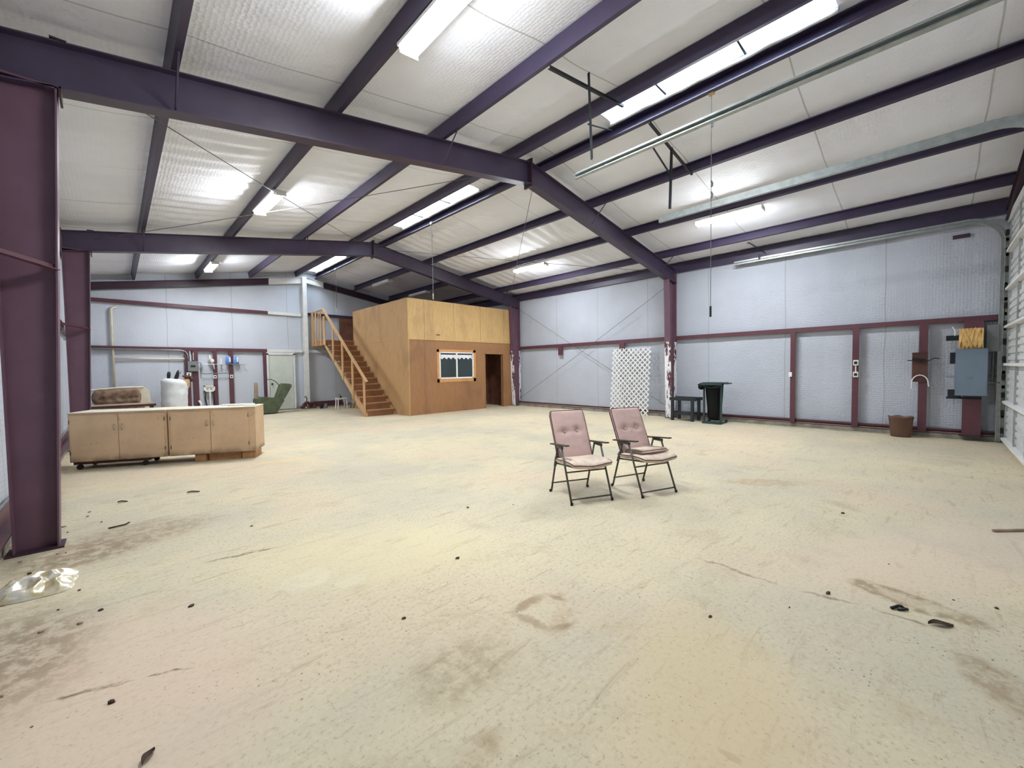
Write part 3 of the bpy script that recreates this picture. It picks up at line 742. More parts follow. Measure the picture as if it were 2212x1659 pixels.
for xa, xb, z, mat, lb in ((XL+.05, 4.27, 3.72, 'steel', 'upper dark red girt across the left of the end wall'), (4.27, 5.46, 3.72, 'white_steel', 'white painted end of the upper girt beside the ridge post'),
                      (5.70, 11.8, 3.78, 'steel_dark', 'upper dark girt behind the stair landing and plywood room')):
    b = MB(); b.prism(chan(.11, .08), (xa, YE-.10, z), (xb, YE-.10, z), (0, 1, 0)); solo('end_girt', b, mat, lb, 'girt')
for xa, xb, mat, lb in ((XL+.05, 4.20, 'steel', 'lower dark red girt on the end wall above the grey breaker box'), (4.20, 5.46, 'white_steel', 'white painted lower girt above the pale green door'), (5.70, 6.7, 'white_steel', 'white painted lower girt between the ridge post and the stair'), (6.7, 11.8, 'steel_dark', 'dark lower girt hidden behind the stair')):
    b = MB(); b.prism(chan(.11, .08), (xa, YE-.10, 2.27), (xb, YE-.10, 2.27), (0, 1, 0)); solo('end_girt', b, mat, lb, 'girt')
t = thing('ridge_post', 'tall white painted steel post at the middle of the end wall', 'column', (5.58, YE-.15, 0))
b = MB(); b.box((5.50, YE-.21, 0), (5.66, YE-.20, 5.30)); b.box((5.575, YE-.20, 0), (5.585, YE-.02, 5.30)); b.box((5.50, YE-.02, 0), (5.66, YE-.01, 5.30)); part('shaft', b, 'white_steel', t)
b = MB(); b.box((5.46, YE-.25, 0), (5.70, YE-.0, .015)); part('base_plate', b, 'steel_dark', t)
for x0, x1, lb in ((1.72, 1.86, 'red steel stud left of the breaker box conduit'), (1.93, 2.08, 'red steel stud right below the grey breaker box'), (2.50, 2.62, 'red steel stud behind the washer box'), (2.96, 3.09, 'red steel stud under the blue bottles')):
    b = MB(); b.box((x0, YE-.10, .05), (x1, YE-.045, 2.28)); solo('end_stud', b, 'steel', lb, 'stud', 'studs on the end wall')
b = MB(); b.box((4.06, YE-.10, 0), (4.15, YE-.03, 2.27)); solo('end_stud', b, 'steel', 'red steel post beside the pale green door', 'stud')
b = MB(); b.box((XL+.1, YE-.10, .10), (4.1, YE-.02, .22)); solo('base_girt', b, 'steel', 'dark bottom rail along the foot of the end wall', 'rail')
b = MB(); b.box((5.7, YE-.10, .06), (7.0, YE-.02, .26)); solo('base_girt', b, 'steel', 'dark red bottom rail of the end wall under the stair', 'rail')
d = empty('door_1', (4.7, YE-.06, 0)); d['kind'] = 'structure'
b = MB(); b.box((4.17, YE-.11, 0), (4.24, YE-.03, 2.22)); b.box((5.10, YE-.11, 0), (5.17, YE-.03, 2.22)); b.box((4.17, YE-.11, 2.16), (5.17, YE-.03, 2.26)); part('door_frame', b, 'white_steel', d)
b = MB(); b.box((4.25, YE-.08, .02), (5.09, YE-.04, 2.15)); b.box((4.25, YE-.084, 1.10), (5.09, YE-.08, 1.108)); part('door_slab', b, 'door_green', d)
b = MB(); b.tube([(4.33, YE-.08, 1.04), (4.33, YE-.15, 1.04)], .03, 10); part('door_knob', b, 'black', d)
# pipes, conduits, breaker
b = MB(); b.tube([(-.02, YE-.06, .3), (-.02, YE-.06, 3.52), (.03, YE-.05, 3.58), (.1, YE-.0, 3.60)], .032, 10); b.tube([(-.02, YE-.06, 1.99), (1.73, YE-.06, 1.99)], .028, 10)
solo('water_pipe', b, 'cream', 'cream plastic pipe up the end wall with a level branch', 'pipe', smooth=True)
b = MB(); b.tube([(XL+.2, YE-.13, 2.29), (1.62, YE-.13, 2.28), (1.74, YE-.13, 2.24), (1.80, YE-.13, 2.12), (1.81, YE-.13, 1.9)], .016, 8); solo('conduit', b, 'galv', 'metal conduit along the lower end wall girt bending down to the breaker box', 'conduit', smooth=True)
t = thing('breaker_box', 'grey breaker box on a stud of the end wall', 'electrical box', (1.93, YE-.15, 1.55))
b = MB(); b.box((1.78, YE-.20, 1.56), (2.06, YE-.10, 1.91)); part('cabinet', b, 'grey_box', t, bevel=.006)
b = MB(); b.box((1.86, YE-.205, 1.70), (1.99, YE-.198, 1.77)); part('label_window', b, 'black', t)
b = MB(); b.tube([(2.06, YE-.12, 1.86), (2.15, YE-.12, 1.85), (2.16, YE-.12, 1.50), (2.20, YE-.12, 1.47), (2.96, YE-.12, 1.48)], .014, 8); solo('conduit', b, 'grey_box', 'grey conduit from the breaker box across to the red studs', 'conduit')
b = MB(); b.tube([(1.86, YE-.12, 1.92), (1.86, YE-.12, 2.25)], .012, 6); b.tube([(1.95, YE-.12, 1.95), (1.95, YE-.12, 2.2)], .01, 6); solo('conduit', b, 'white', 'short white conduits above the breaker box', 'conduit')
t = thing('outlet_box', 'bright white outlet box just under the breaker box', 'outlet', (1.82, YE-.14, 1.42))
b = MB(); b.box((1.75, YE-.16, 1.41), (1.87, YE-.11, 1.53)); part('box', b, 'white', t)
b = MB(); b.box((1.79, YE-.164, 1.44), (1.83, YE-.159, 1.49)); part('socket', b, 'black', t)
for x in (2.54, 3.03):
    t = thing('outlet_box', 'small white outlet on the red stud '+('behind the washer box' if x < 2.8 else 'below the blue bottles'), 'outlet', (x, YE-.12, 1.33))
    b = MB(); b.box((x-.045, YE-.115, 1.30), (x+.045, YE-.10, 1.42)); part('box', b, 'white', t)
    b = MB(); b.box((x-.02, YE-.12, 1.33), (x+.02, YE-.114, 1.39)); part('socket', b, 'black', t)
t = thing('washer_box', 'white washing machine outlet box on a white drain pipe', 'plumbing box', (2.34, YE-.15, 0))
b = MB(); b.box((2.20, YE-.13, .84), (2.52, YE-.10, 1.06)); b.box((2.20, YE-.16, .84), (2.24, YE-.10, 1.06)); b.box((2.48, YE-.16, .84), (2.52, YE-.10, 1.06)); b.box((2.20, YE-.16, 1.02), (2.52, YE-.10, 1.06)); b.box((2.20, YE-.16, .84), (2.52, YE-.10, .88)); part('box', b, 'white', t)
b = MB(); b.tube([(2.28, YE-.14, .93), (2.33, YE-.15, .96)], .018, 8); b.tube([(2.44, YE-.14, .93), (2.39, YE-.15, .96)], .018, 8); part('valve', b, 'card', t)
b = MB(); b.tube([(2.37, YE-.14, .86), (2.37, YE-.14, .0)], .028, 10); part('drain_pipe', b, 'white', t)
b = MB(); b.tube([(2.25, YE-.14, .86), (2.23, YE-.16, .6), (2.27, YE-.18, .35), (2.30, YE-.2, .1)], .018, 8); b.tube([(2.46, YE-.14, .86), (2.49, YE-.17, .55), (2.46, YE-.18, .25)], .016, 8); part('hose', b, 'black', t, smooth=True)
b = MB(); b.tube([(2.10, YE-.2, .0), (2.10, YE-.2, .45), (2.04, YE-.2, .55)], .035, 10); b.tube([(2.12, YE-.22, .28), (2.22, YE-.24, .30), (2.26, YE-.24, .2), (2.26, YE-.24, 0)], .045, 10); solo('waste_pipe', b, 'white', 'white bent waste pipes standing in front of the end wall studs', 'pipe', smooth=True)
# utility shelf line
b = MB(); b.tube([(2.17, YE-.16, 1.80), (3.50, YE-.16, 1.80)], .011, 6); b.box((2.2, YE-.16, 1.793), (2.22, YE-.03, 1.80)); b.box((3.40, YE-.16, 1.793), (3.42, YE-.03, 1.80)); solo('rail_shelf', b, 'galv', 'thin metal rail shelf across the end wall studs', 'shelf')
for i, (x, h) in enumerate(((2.94, .30), (3.17, .28))):
    t = thing('spray_bottle', ('left' if i == 0 else 'right')+' one of the two blue bottles on the rail shelf', 'bottle', (x, YE-.2, 1.81), 0, 'blue bottles')
    b = MB(); b.lathe([(.05, 0), (.09, .01), (.085, h*.6), (.07, h*.85), (.03, h)], (x, YE-.16, 1.81), 14, 1, .5); part('bottle', b, 'blue_cloth', t, smooth=True)
    b = MB(); b.box((x+.02, YE-.23, 1.88), (x+.06, YE-.20, 2.06)); part('bottle_cap', b, 'white', t)
b = MB(); b.blob((2.40, YE-.16, 2.02), (.05, .04, .1), 10, .5, 3); b.blob((2.47, YE-.17, 1.92), (.06, .04, .08), 10, .5, 5); b.tube([(2.50, YE-.16, 1.84), (2.52, YE-.17, 1.62)], .015, 6); solo('cleaning_brush', b, 'white', 'white brush hung over the left end of the rail shelf', 'brush', smooth=True)
b = MB(); b.box((2.70, YE-.18, 1.81), (2.74, YE-.15, 2.02)); solo('white_tube', b, 'white', 'thin white tube standing on the rail shelf', 'tube')

# ---- plywood room
RX0, RX1, RY0, RY1 = 6.90, 11.46, 11.93, 16.15
ZM = 2.52; ZT = 3.86
room = thing('plywood_room', 'plywood office room with a parapet loft on top', 'room', ((RX0+RX1)/2, (RY0+RY1)/2, 0))
T = .02
WX0, WX1, WZ0, WZ1 = 8.10, 9.57, 1.20, 2.10; DX0, DX1, DZ = 10.18, 11.09, 2.08
b = MB()
for x0, x1, z0, z1 in ((RX0, WX0, 0, ZM), (WX0, WX1, 0, WZ0), (WX0, WX1, WZ1, ZM), (WX1, DX0, 0, ZM), (DX0, DX1, DZ, ZM), (DX1, RX1+.25, 0, ZM)):
    b.box((x0, RY0, z0), (x1, RY0+T, z1))
part('front_wall', b, 'ply_lower', room)
b = MB(); b.box((RX0-.015, RY0-.02, ZM-.01), (RX1+.3, RY0, ZT)); part('front_parapet', b, 'ply_upper', room)
b = MB(); b.box((RX0-T, RY0, 0), (RX0, RY1, ZM-.002)); b.box((RX0-T, RY0, ZM+.002), (RX0, RY1, ZT)); part('side_wall', b, 'ply_side', room)
b = MB(); b.box((RX0-.026, RY0-.026, 0), (RX0+.02, RY0+.0, ZM-.012)); b.box((RX0-.03, RY0-.012, 0), (RX0-.02, RY0+.06, ZM)); part('corner_trim', b, 'ply_side', room)
b = MB(); b.box((RX0, RY1-T, 0), (RX1+.3, RY1, ZM)); part('back_wall', b, 'ply_side', room)
b = MB(); b.box((RX0, RY0+T, ZM-.14), (RX1+.3, RY1+1.6, ZM+.02)); part('loft_deck', b, 'ply_side', room)
b = MB()
for x in (7.5, 8.72, 9.94, 11.16): b = MB(); b.box((x-.003, RY0-.023, ZM), (x+.003, RY0-.019, ZT)); part('sheet_seam', b, 'plywood_dark', room)
b = MB(); b.box((7.497, RY0-.004, 0), (7.503, RY0+.002, ZM-.02)); part('sheet_seam', b, 'plywood_dark', room)
b = MB(); b.box((7.97, RY0-.05, 2.70), (8.12, RY0-.02, 2.715)); part('nail_strip', b, 'plywood_dark', room)
# window
wn = part('window_frame', (lambda b: (b.box((WX0-.02, RY0-.02, WZ0-.02), (WX0+.03, RY0+.03, WZ1+.02)), b.box((WX1-.03, RY0-.02, WZ0-.02), (WX1+.02, RY0+.03, WZ1+.02)), b.box((WX0, RY0-.02, WZ0-.02), (WX1, RY0+.03, WZ0+.03)), b.box((WX0, RY0-.02, WZ1-.02), (WX1, RY0+.03, WZ1+.02)), b.box((8.80, RY0-.015, WZ0), (8.86, RY0+.025, WZ1)), b)[-1])(MB()), 'white', room)
b = MB(); b.box((WX0+.02, RY0+.004, WZ0+.02), (8.81, RY0+.008, WZ1-.01)); b.box((8.85, RY0+.012, WZ0+.02), (WX1-.02, RY0+.016, WZ1-.01)); part('window_pane', b, 'glass', wn)
b = MB(); b.box((WX0-.11, RY0-.012, WZ0-.14), (WX1+.13, RY0-.001, WZ0-.02)); b.box((WX0-.11, RY0-.012, WZ1+.02), (WX1+.13, RY0-.001, WZ1+.11)); b.box((WX0-.11, RY0-.012, WZ0-.14), (WX0-.02, RY0-.001, WZ1+.11)); b.box((WX1+.02, RY0-.012, WZ0-.14), (WX1+.13, RY0-.001, WZ1+.11)); part('window_trim', b, 'ply_trim', room)
b = MB(); n = 60
for j in range(2):
    for i in range(n+1):
        u = i/n; b.v.append(Vector((WX0+.05+(WX1-WX0-.1)*u, RY0-.006+.006*math.sin(u*60), WZ1-.07-.13*j-(.03*math.sin(u*45) if j else 0))))
for i in range(n): b.f.append((i, i+1, n+2+i, n+1+i))
part('window_valance', b, 'skywhite', room)
b = MB(); b.box((DX0-.03, RY0-.012, 0), (DX0, RY0+.11, DZ+.03)); b.box((DX1, RY0-.012, 0), (DX1+.03, RY0+.11, DZ+.03)); b.box((DX0-.03, RY0-.012, DZ), (DX1+.03, RY0+.11, DZ+.03)); part('door_casing', b, 'ply_lower', room)
b = MB(); b.box((10.1, RY0+1.3, 0), (11.45, RY0+1.32, ZM-.2)); b.box((RX1, RY0+T, 0), (RX1+.02, RY1, ZM-.14)); part('inner_partition', b, 'plywood_dark', room)
# panel seen at the head of the stair
b = MB(); b.box((6.95, YE-.14, 2.70), (7.75, YE-.11, 3.76)); solo('loft_panel', b, 'plywood_dark', 'dark brown plywood sheet on the end wall at the head of the stair', 'panel')

# ---- stair
stair = thing('staircase', 'open wooden staircase rising beside the plywood room', 'staircase', (6.36, 14.3, 0))
SX_0, SX_1, Y0S, RUN, RISE, NS = 5.84, 6.86, 12.86, .268, .208, 13
for i in range(NS):
    y = Y0S+RUN*i; z = RISE*(i+1)
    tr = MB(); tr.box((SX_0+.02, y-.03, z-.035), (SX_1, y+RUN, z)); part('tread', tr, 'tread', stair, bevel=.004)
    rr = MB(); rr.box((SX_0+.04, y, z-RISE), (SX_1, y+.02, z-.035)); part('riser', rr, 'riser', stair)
for x in (SX_0, SX_1-.04):
    b = MB(); ye = Y0S+RUN*12.2; ze = RISE*12.2
    pr = [(Y0S-.02, 0), (Y0S+.20, 0), (ye+.22, ze-.08), (ye+.22, ze+.05), (Y0S-.02, .10)]
    n = len(pr); b.add([(x, p[0], p[1]) for p in pr]+[(x+.038, p[0], p[1]) for p in pr], [(i, (i+1) % n, n+(i+1) % n, n+i) for i in range(n)]+[tuple(range(n)), tuple(range(n, 2*n))])
    part('stringer', b, 'lumber', stair)
def railz(y): return 1.17+(y-12.80)*.755
for y, zb in ((12.93, 0), (13.80, .55), (14.62, 1.20), (15.45, 1.85)):
    b = MB(); b.box((SX_0-.045, y-.045, zb), (SX_0-.003, y+.045, railz(y))); part('post', b, 'lumber', stair, bevel=.003)
b = MB(); b.prism([(-.045, -.02), (.045, -.02), (.045, .02), (-.045, .02)], (SX_0-.02, 12.74, railz(12.74)+.02), (SX_0-.02, 16.42, railz(16.42)+.02), (1, 0, 0)); b.prism([(-.012, -.09), (.012, -.09), (.012, 0), (-.012, 0)], (SX_0+.012, 12.80, railz(12.80)), (SX_0+.012, 16.42, railz(16.42)), (1, 0, 0)); part('handrail', b, 'lumber', stair)
# landing
land = thing('stair_landing', 'wooden stair landing with plank railing against the end wall', 'landing', (6.36, 17.0, 0))
yl0 = Y0S+RUN*12
b = MB(); b.box((SX_0-.04, yl0+.34, 2.67), (SX_1+.03, YE-.22, 2.705)); b.box((SX_0-.04, yl0+.3, 2.50), (SX_0, YE-.22, 2.67)); b.box((SX_1-.04, yl0+.3, 2.50), (SX_1, YE-.22, 2.67)); part('deck', b, 'tread', land)
b = MB(); b.box((SX_0-.05, 16.42, 3.86), (SX_0+.04, YE-.22, 3.90)); part('top_rail', b, 'lumber', land)
for y, wd_ in ((16.20, .16), (16.55, .09), (16.78, .05), (17.10, .12), (17.38, .05), (17.52, .10)):
    b = MB(); b.box((SX_0-.07, y-wd_/2, 2.52), (SX_0-.045, y+wd_/2, 3.86 if y > 16.3 else 3.60)); part('baluster', b, 'lumber', land)
b = MB(); b.box((SX_0-.04, YE-.24, 2.50), (SX_1+.03, YE-.11, 2.66)); part('ledger', b, 'lumber', land)

# ---- clutter under the stair
t = thing('plastic_stool', 'white plastic stool under the staircase', 'stool', (6.45, 16.5, 0))
b = MB(); b.box((6.28, 16.35, .38), (6.66, 16.65, .43)); part('seat', b, 'white', t, bevel=.01)
for x in (6.31, 6.63):
    for y in (16.38, 16.62):
        b = MB(); b.tube([(x+(x-6.47)*.15, y, 0), (x, y, .39)], .022, 6); part('leg', b, 'white', t)
Mx = Matrix.Translation((6.86, 16.45, 0)) @ Matrix.Rotation(.32, 4, 'Y')
b = MB(); b.box((0-.02, -.14, 0), (.02, .14, .55), Mx); solo('leaning_board', b, 'tan_top', 'tan board leaning beside the white stool under the stair', 'board')
b = MB(); b.blob((6.45, 16.5, .47), (.04, .04, .05), 10, .3, 2); b.tube([(6.45, 16.5, .5), (6.40, 16.5, .6), (6.36, 16.5, .52)], .008, 5); solo('small_plant_pot', b, 'black', 'small dark tangled object on the white stool', 'clutter')
b = MB()
for i in range(7): b.blob((5.28+.07*i, 17.3+.05*math.sin(i*2), .10+.08*(i % 3)), (.09, .08, .07), 8, .6, i)
solo('scrap_heap', b, 'rust', 'low heap of rusty scrap in front of the white ridge post', 'scrap', kind='stuff')
b = MB(); b.tube([(5.42, 17.35, .1), (5.44, 17.33, .45), (5.40, 17.33, .52), (5.36, 17.33, .47)], .018, 6); solo('hooked_pipe', b, 'black_bar', 'upright hooked pipe standing in the scrap by the ridge post', 'pipe')
for i, (x, c, lb) in enumerate(((5.95, 'black', 'dark can on the floor right of the ridge post'), (6.12, 'grey_box', 'grey can on the floor between ridge post and stool'))):
    b = MB(); b.lathe([(.06, 0), (.065, .01), (.065, .16), (.05, .18)], (x, 17.2, 0), 14); solo('paint_can', b, c, lb, 'can')

# ---- old recliner (green) lying tipped in front of the pale door
t = thing('armchair', 'olive green armchair tipped over in front of the pale door', 'armchair', (4.1, 16.7, 0))
def slab(pts, y0, y1):
    b = MB(); n = len(pts); b.add([(x, y0, z) for x, z in pts]+[(x, y1, z) for x, z in pts], [(i, (i+1) % n, n+(i+1) % n, n+i) for i in range(n)]+[tuple(range(n)), tuple(range(n, 2*n))]); return b
part('body', slab([(3.55, .03), (4.15, .03), (4.42, .48), (4.40, .53), (3.70, .62), (3.52, .55)], 16.45, 17.05), 'olive', t, bevel=.03)
part('backrest', slab([(4.17, .50), (4.42, .50), (4.70, 1.00), (4.64, 1.06), (4.40, 1.08), (4.34, .98)], 16.50, 17.0), 'olive', t, bevel=.03)
part('arm', slab([(3.56, .55), (3.66, .55), (3.66, 1.12), (3.57, 1.12)], 16.85, 17.0), 'tan_top', t, bevel=.005)
b = MB(); b.tube([(4.32, 16.75, 1.0), (4.2, 16.72, 1.15), (4.05, 16.7, 1.24), (3.9, 16.7, 1.22)], .012, 6); part('cable', b, 'black_bar', t)

# ---- sofa, low table and sack behind the cabinets
t = thing('tufted_sofa', 'brown tufted sofa back standing against the end wall', 'sofa', (.1, 16.7, 0))
b = MB(); nx, nz = 34, 16
for j in range(nz+1):
    for i in range(nx+1):
        u, v = i/nx*2-1, j/nz*2-1
        x = .02+.52*u; z = .83+.24*v
        e = max(0, 1-abs(u)**6)*max(0, 1-abs(v)**4)
        tz = sum(math.exp(-(((x-cx)/.05)**2+((z-cz)/.05)**2)) for cx in (-.3, -.1, .1, .3, .42) for cz in (.80,))
        zz = z if abs(u) < .72 else   .83+.24*v*max(.25, (1-((abs(u)-.72)/.28)**2)**.5)
        b.v.append(Vector((x, 16.45-.16*e**.5+.05*tz, zz)))
for j in range(nz):
    for i in range(nx): a = j*(nx+1)+i; b.f.append((a, a+1, a+nx+2, a+nx+1))
b.box((-.38, 16.44, .60), (.42, 16.58, .99)); part('back_cushion', b, 'couch', t, smooth=True)
b = MB(); b.box((-.55, 16.3, .02), (.60, 17.3, .56)); part('base', b, 'couch', t, bevel=.03)
part('end_panel', slab([(.50, .1), (.82, .1), (.72, 1.02), (.64, 1.08), (.36, 1.10), (.50, .98)], 16.60, 16.85), 'cream', t, bevel=.02)
b = MB(); b.tube([(-.5, 16.6, 1.05), (.1, 16.6, 1.10), (.6, 16.6, 1.10)], .03, 8); part('top_edge', b, 'cream', t)
t = thing('low_table', 'low brown table in front of the tufted sofa', 'table', (.1, 15.6, 0))
b = MB(); b.box((-.60, 15.2, .60), (.80, 16.0, .66)); part('tabletop', b, 'brown_wood', t, bevel=.006)
b = MB(); b.box((-.59, 15.21, .66), (.78, 15.99, .665)); part('top_surface', b, 'tan_top', t)
for x in (-.52, .72):
    for y in (15.28, 15.92): b = MB(); b.box((x-.03, y-.03, 0), (x+.03, y+.03, .60)); part('leg', b, 'brown_wood', t)
b = MB(); n = 28; rows = 24
prf = [(.30, 0), (.33, .02)]+[(.325+.003*math.sin(i*1.1), .06+i*.06) for i in range(20)]+[(.30, 1.26), (.22, 1.30), (.12, 1.31)]
vs0 = len(b.v); b.lathe(prf, (1.33, 16.6, 0), n)
for i, p in enumerate(b.v):
    q = noise.noise(Vector((p.x*3, p.y*3, p.z*2.2)))*.03+noise.noise(Vector((p.x*8, p.y*8, p.z*6)))*.03
    d_ = Vector((p.x-1.33, p.y-16.6, 0)); 
    if d_.length > .01: b.v[i] = p+d_.normalized()*q+Vector((0, 0, (-.12*(p.x-1.33)+.02) if p.z > 1.1 else 0))
solo('bulk_sack', b, 'sack', 'big round white sack standing by the end wall', 'sack', smooth=True)
b = MB(); b.tube([(1.19, 16.6, 1.30), (1.20, 16.6, 1.45), (1.21, 16.59, 1.55)], [.035, .05, .035], 10); solo('glove', b, 'black', 'black glove shape on the left of the white sack top', 'glove', smooth=True)
b = MB(); b.tube([(1.36, 16.6, 1.30), (1.40, 16.6, 1.42), (1.42, 16.6, 1.53), (1.44, 16.6, 1.60)], [.05, .055, .035, .015], 10); b.tube([(1.44, 16.6, 1.46), (1.50, 16.6, 1.55)], .008, 5); solo('glove', b, 'black', 'pointed black glove shape at the middle of the white sack top', 'glove', smooth=True)
b = MB(); b.box((1.42, 16.45, 1.05), (1.70, 16.7, 1.31)); solo('cardboard_box', b, 'card', 'tan cardboard piece behind the white sack top', 'box', bevel=.02)
b = MB(); b.tube([(1.52, 16.55, 1.42), (1.62, 16.55, 1.37), (1.72, 16.55, 1.40)], [.015, .05, .06], 8); b.blob((1.75, 16.55, 1.32), (.06, .05, .09), 8, .4, 1); solo('power_tool', b, 'rust', 'brown tool lying on the cardboard over the white sack', 'tool', smooth=True)

# ---- beige cabinets (rotated run)
ang = math.atan2(8.20-9.30, 1.72+.56)
def cabinet(loc, L, label, endpanel):
    t = thing('base_cabinet', label, 'cabinet', loc, ang, 'beige base cabinets'); D, Z0, Z1 = .58, .13, .895
    b = MB(); b.box((0, .02, Z0), (L, D, Z1)); part('body', b, 'beige', t, False, bevel=.004)
    b = MB(); b.box((-.002, .0, Z1), (L+.002, D+.01, Z1+.014)); part('top_board', b, 'cream', t, False)
    m0, m1 = (.02, L-.02) if not endpanel else (.035, L-.10)
    w_ = (m1-m0)/2
    for i in range(2):
        x0 = m0+w_*i+.003; x1 = x0+w_-.006
        dp = MB(); dp.box((x0, 0, Z0+.01), (x1, .02, Z1-.035)); d_ = part('door', dp, 'beige', t, False, bevel=.003)
        hx = x1-.045 if i == 0 else x0+.045
        h = MB(); h.tube([(hx, 0, .66+.045), (hx, -.028, .66+.03), (hx, -.032, .66), (hx, -.028, .66-.03), (hx, 0, .66-.045)], .006, 8); part('handle', h, 'galv', d_, False, smooth=True)
        hb = MB(); hx2 = x0+.0 if i == 0 else x1
        for z in (.28, .76): hb.box((hx2-.006, -.006, z-.03), (hx2+.006, .004, z+.03))
        part('hinge', hb, 'rod', d_, False)
    return t
c0 = Vector((-.56, 9.30, 0)); dv = Vector((math.cos(ang), math.sin(ang), 0)); nv = Vector((-math.sin(ang), math.cos(ang), 0))
LEN = 2.53
cabinet(c0, 1.255, 'left beige cabinet of the low pair, raised on a wheeled dolly', False)
cabinet(c0+dv*1.275, 1.255, 'right beige cabinet of the low pair, on wooden blocks', True)
def onrun(u, v, z): return c0+dv*u+nv*v+Vector((0, 0, z))
def rbox(u0, u1, v0, v1, z0, z1): b = MB(); M_ = Matrix.Translation(c0) @ Matrix.Rotation(ang, 4, 'Z'); b.box((u0, v0, z0), (u1, v1, z1), M_); return b
t = thing('furniture_dolly', 'wooden dolly with small wheels under the left beige cabinet', 'dolly', onrun(.5, .3, 0))
M_ = Matrix.Translation(c0) @ Matrix.Rotation(ang, 4, 'Z')
b = MB(); b.box((.02, .06, .085), (1.0, .50, .129), M_); part('deck', b, 'brown_wood', t)
for u in (.08, .92):
    for v in (.10, .46):
        b = MB(); p = onrun(u, v, .042); b.tube([p-nv*.015, p+nv*.015], .04, 12); part('wheel', b, 'black', t)
for u0, u1, v0, lb in ((1.62, 1.78, .04, 'short wood block under the middle of the right beige cabinet'), (2.30, 2.50, .06, 'wood block under the right end of the beige cabinets')):
    solo('wood_block', rbox(u0, u1, v0, v0+.42, 0, .129), 'tread', lb, 'block', bevel=.004)
solo('wood_board', rbox(1.80, 2.28, .10, .16, .0, .129), 'tread', 'wood board on edge beneath the right beige cabinet', 'board')
b = MB(); 
solo('trim_board', rbox(1.90, 2.40, .42, .56, .91, .93), 'white', 'long white board lying on top of the right beige cabinet', 'board', bevel=.003)
solo('trim_board', rbox(2.05, 2.49, .28, .36, .91, .925), 'cream', 'short cream board lying on top of the right beige cabinet near its end', 'board', bevel=.003)
solo('trim_board', rbox(2.32, 2.51, .16, .27, .91, .925), 'white', 'small white board at the front right corner of the cabinet top', 'board', bevel=.003)

# ---- folding patio chairs
def cushion(w_, h_, t_, dimples, seed, droop=0):
    """cushion in local xz (width x height), thickness along y; front face at -y"""
    nx, nz = 22, 30; F = []; B = []
    b = MB()
    for side in (0, 1):
        for j in range(nz+1):
            for i in range(nx+1):
                u, v = i/nx*2-1, j/nz*2-1
                e = (max(0, 1-abs(u)**5)*max(0, 1-abs(v)**7))**.4
                rr = 1-.03*(abs(u)**8)*(abs(v)**8)*2
                x = u*w_/2*rr; z = (v+1)*h_/2
                th = t_*(.32+.68*e)/2
                if side == 0:
                    th -= sum(.030*math.exp(-(((x-dx)/.05)**2+((z-dz)/.04)**2)) for dx, dz in dimples)
                    th -= sum(.010*math.exp(-(((x-dx)/.28)**2+((z-dz)/.012)**2)) for dx, dz in dimples[:1])
                    th += .006*noise.noise(Vector((x*6, z*16, seed)))*e+.004*noise.noise(Vector((x*20, z*30, seed)))*e
                yy = -th if side == 0 else th
                b.v.append(Vector((x, yy, z)))
    N = (nx+1)*(nz+1)
    for s in (0, 1):
        for j in range(nz):
            for i in range(nx):
                a = s*N+j*(nx+1)+i; q = (a, a+1, a+nx+2, a+nx+1); b.f.append(q if s == 0 else q[::-1])
    def ring():
        r = [i for i in range(nx)]+[j*(nx+1)+nx for j in range(nz)]+[nz*(nx+1)+i for i in range(nx, 0, -1)]+[j*(nx+1) for j in range(nz, 0, -1)]
        return r
    r = ring(); n = len(r)
    for k in range(n): b.f.append((r[k], N+r[k], N+r[(k+1) % n], r[(k+1) % n]))
    rim0 = [b.v[i].copy() for i in r]; rim1 = [b.v[N+i].copy() for i in r]
    return b, rim0, rim1
def xf(b, M_): b.v = [M_ @ p for p in b.v]; return b
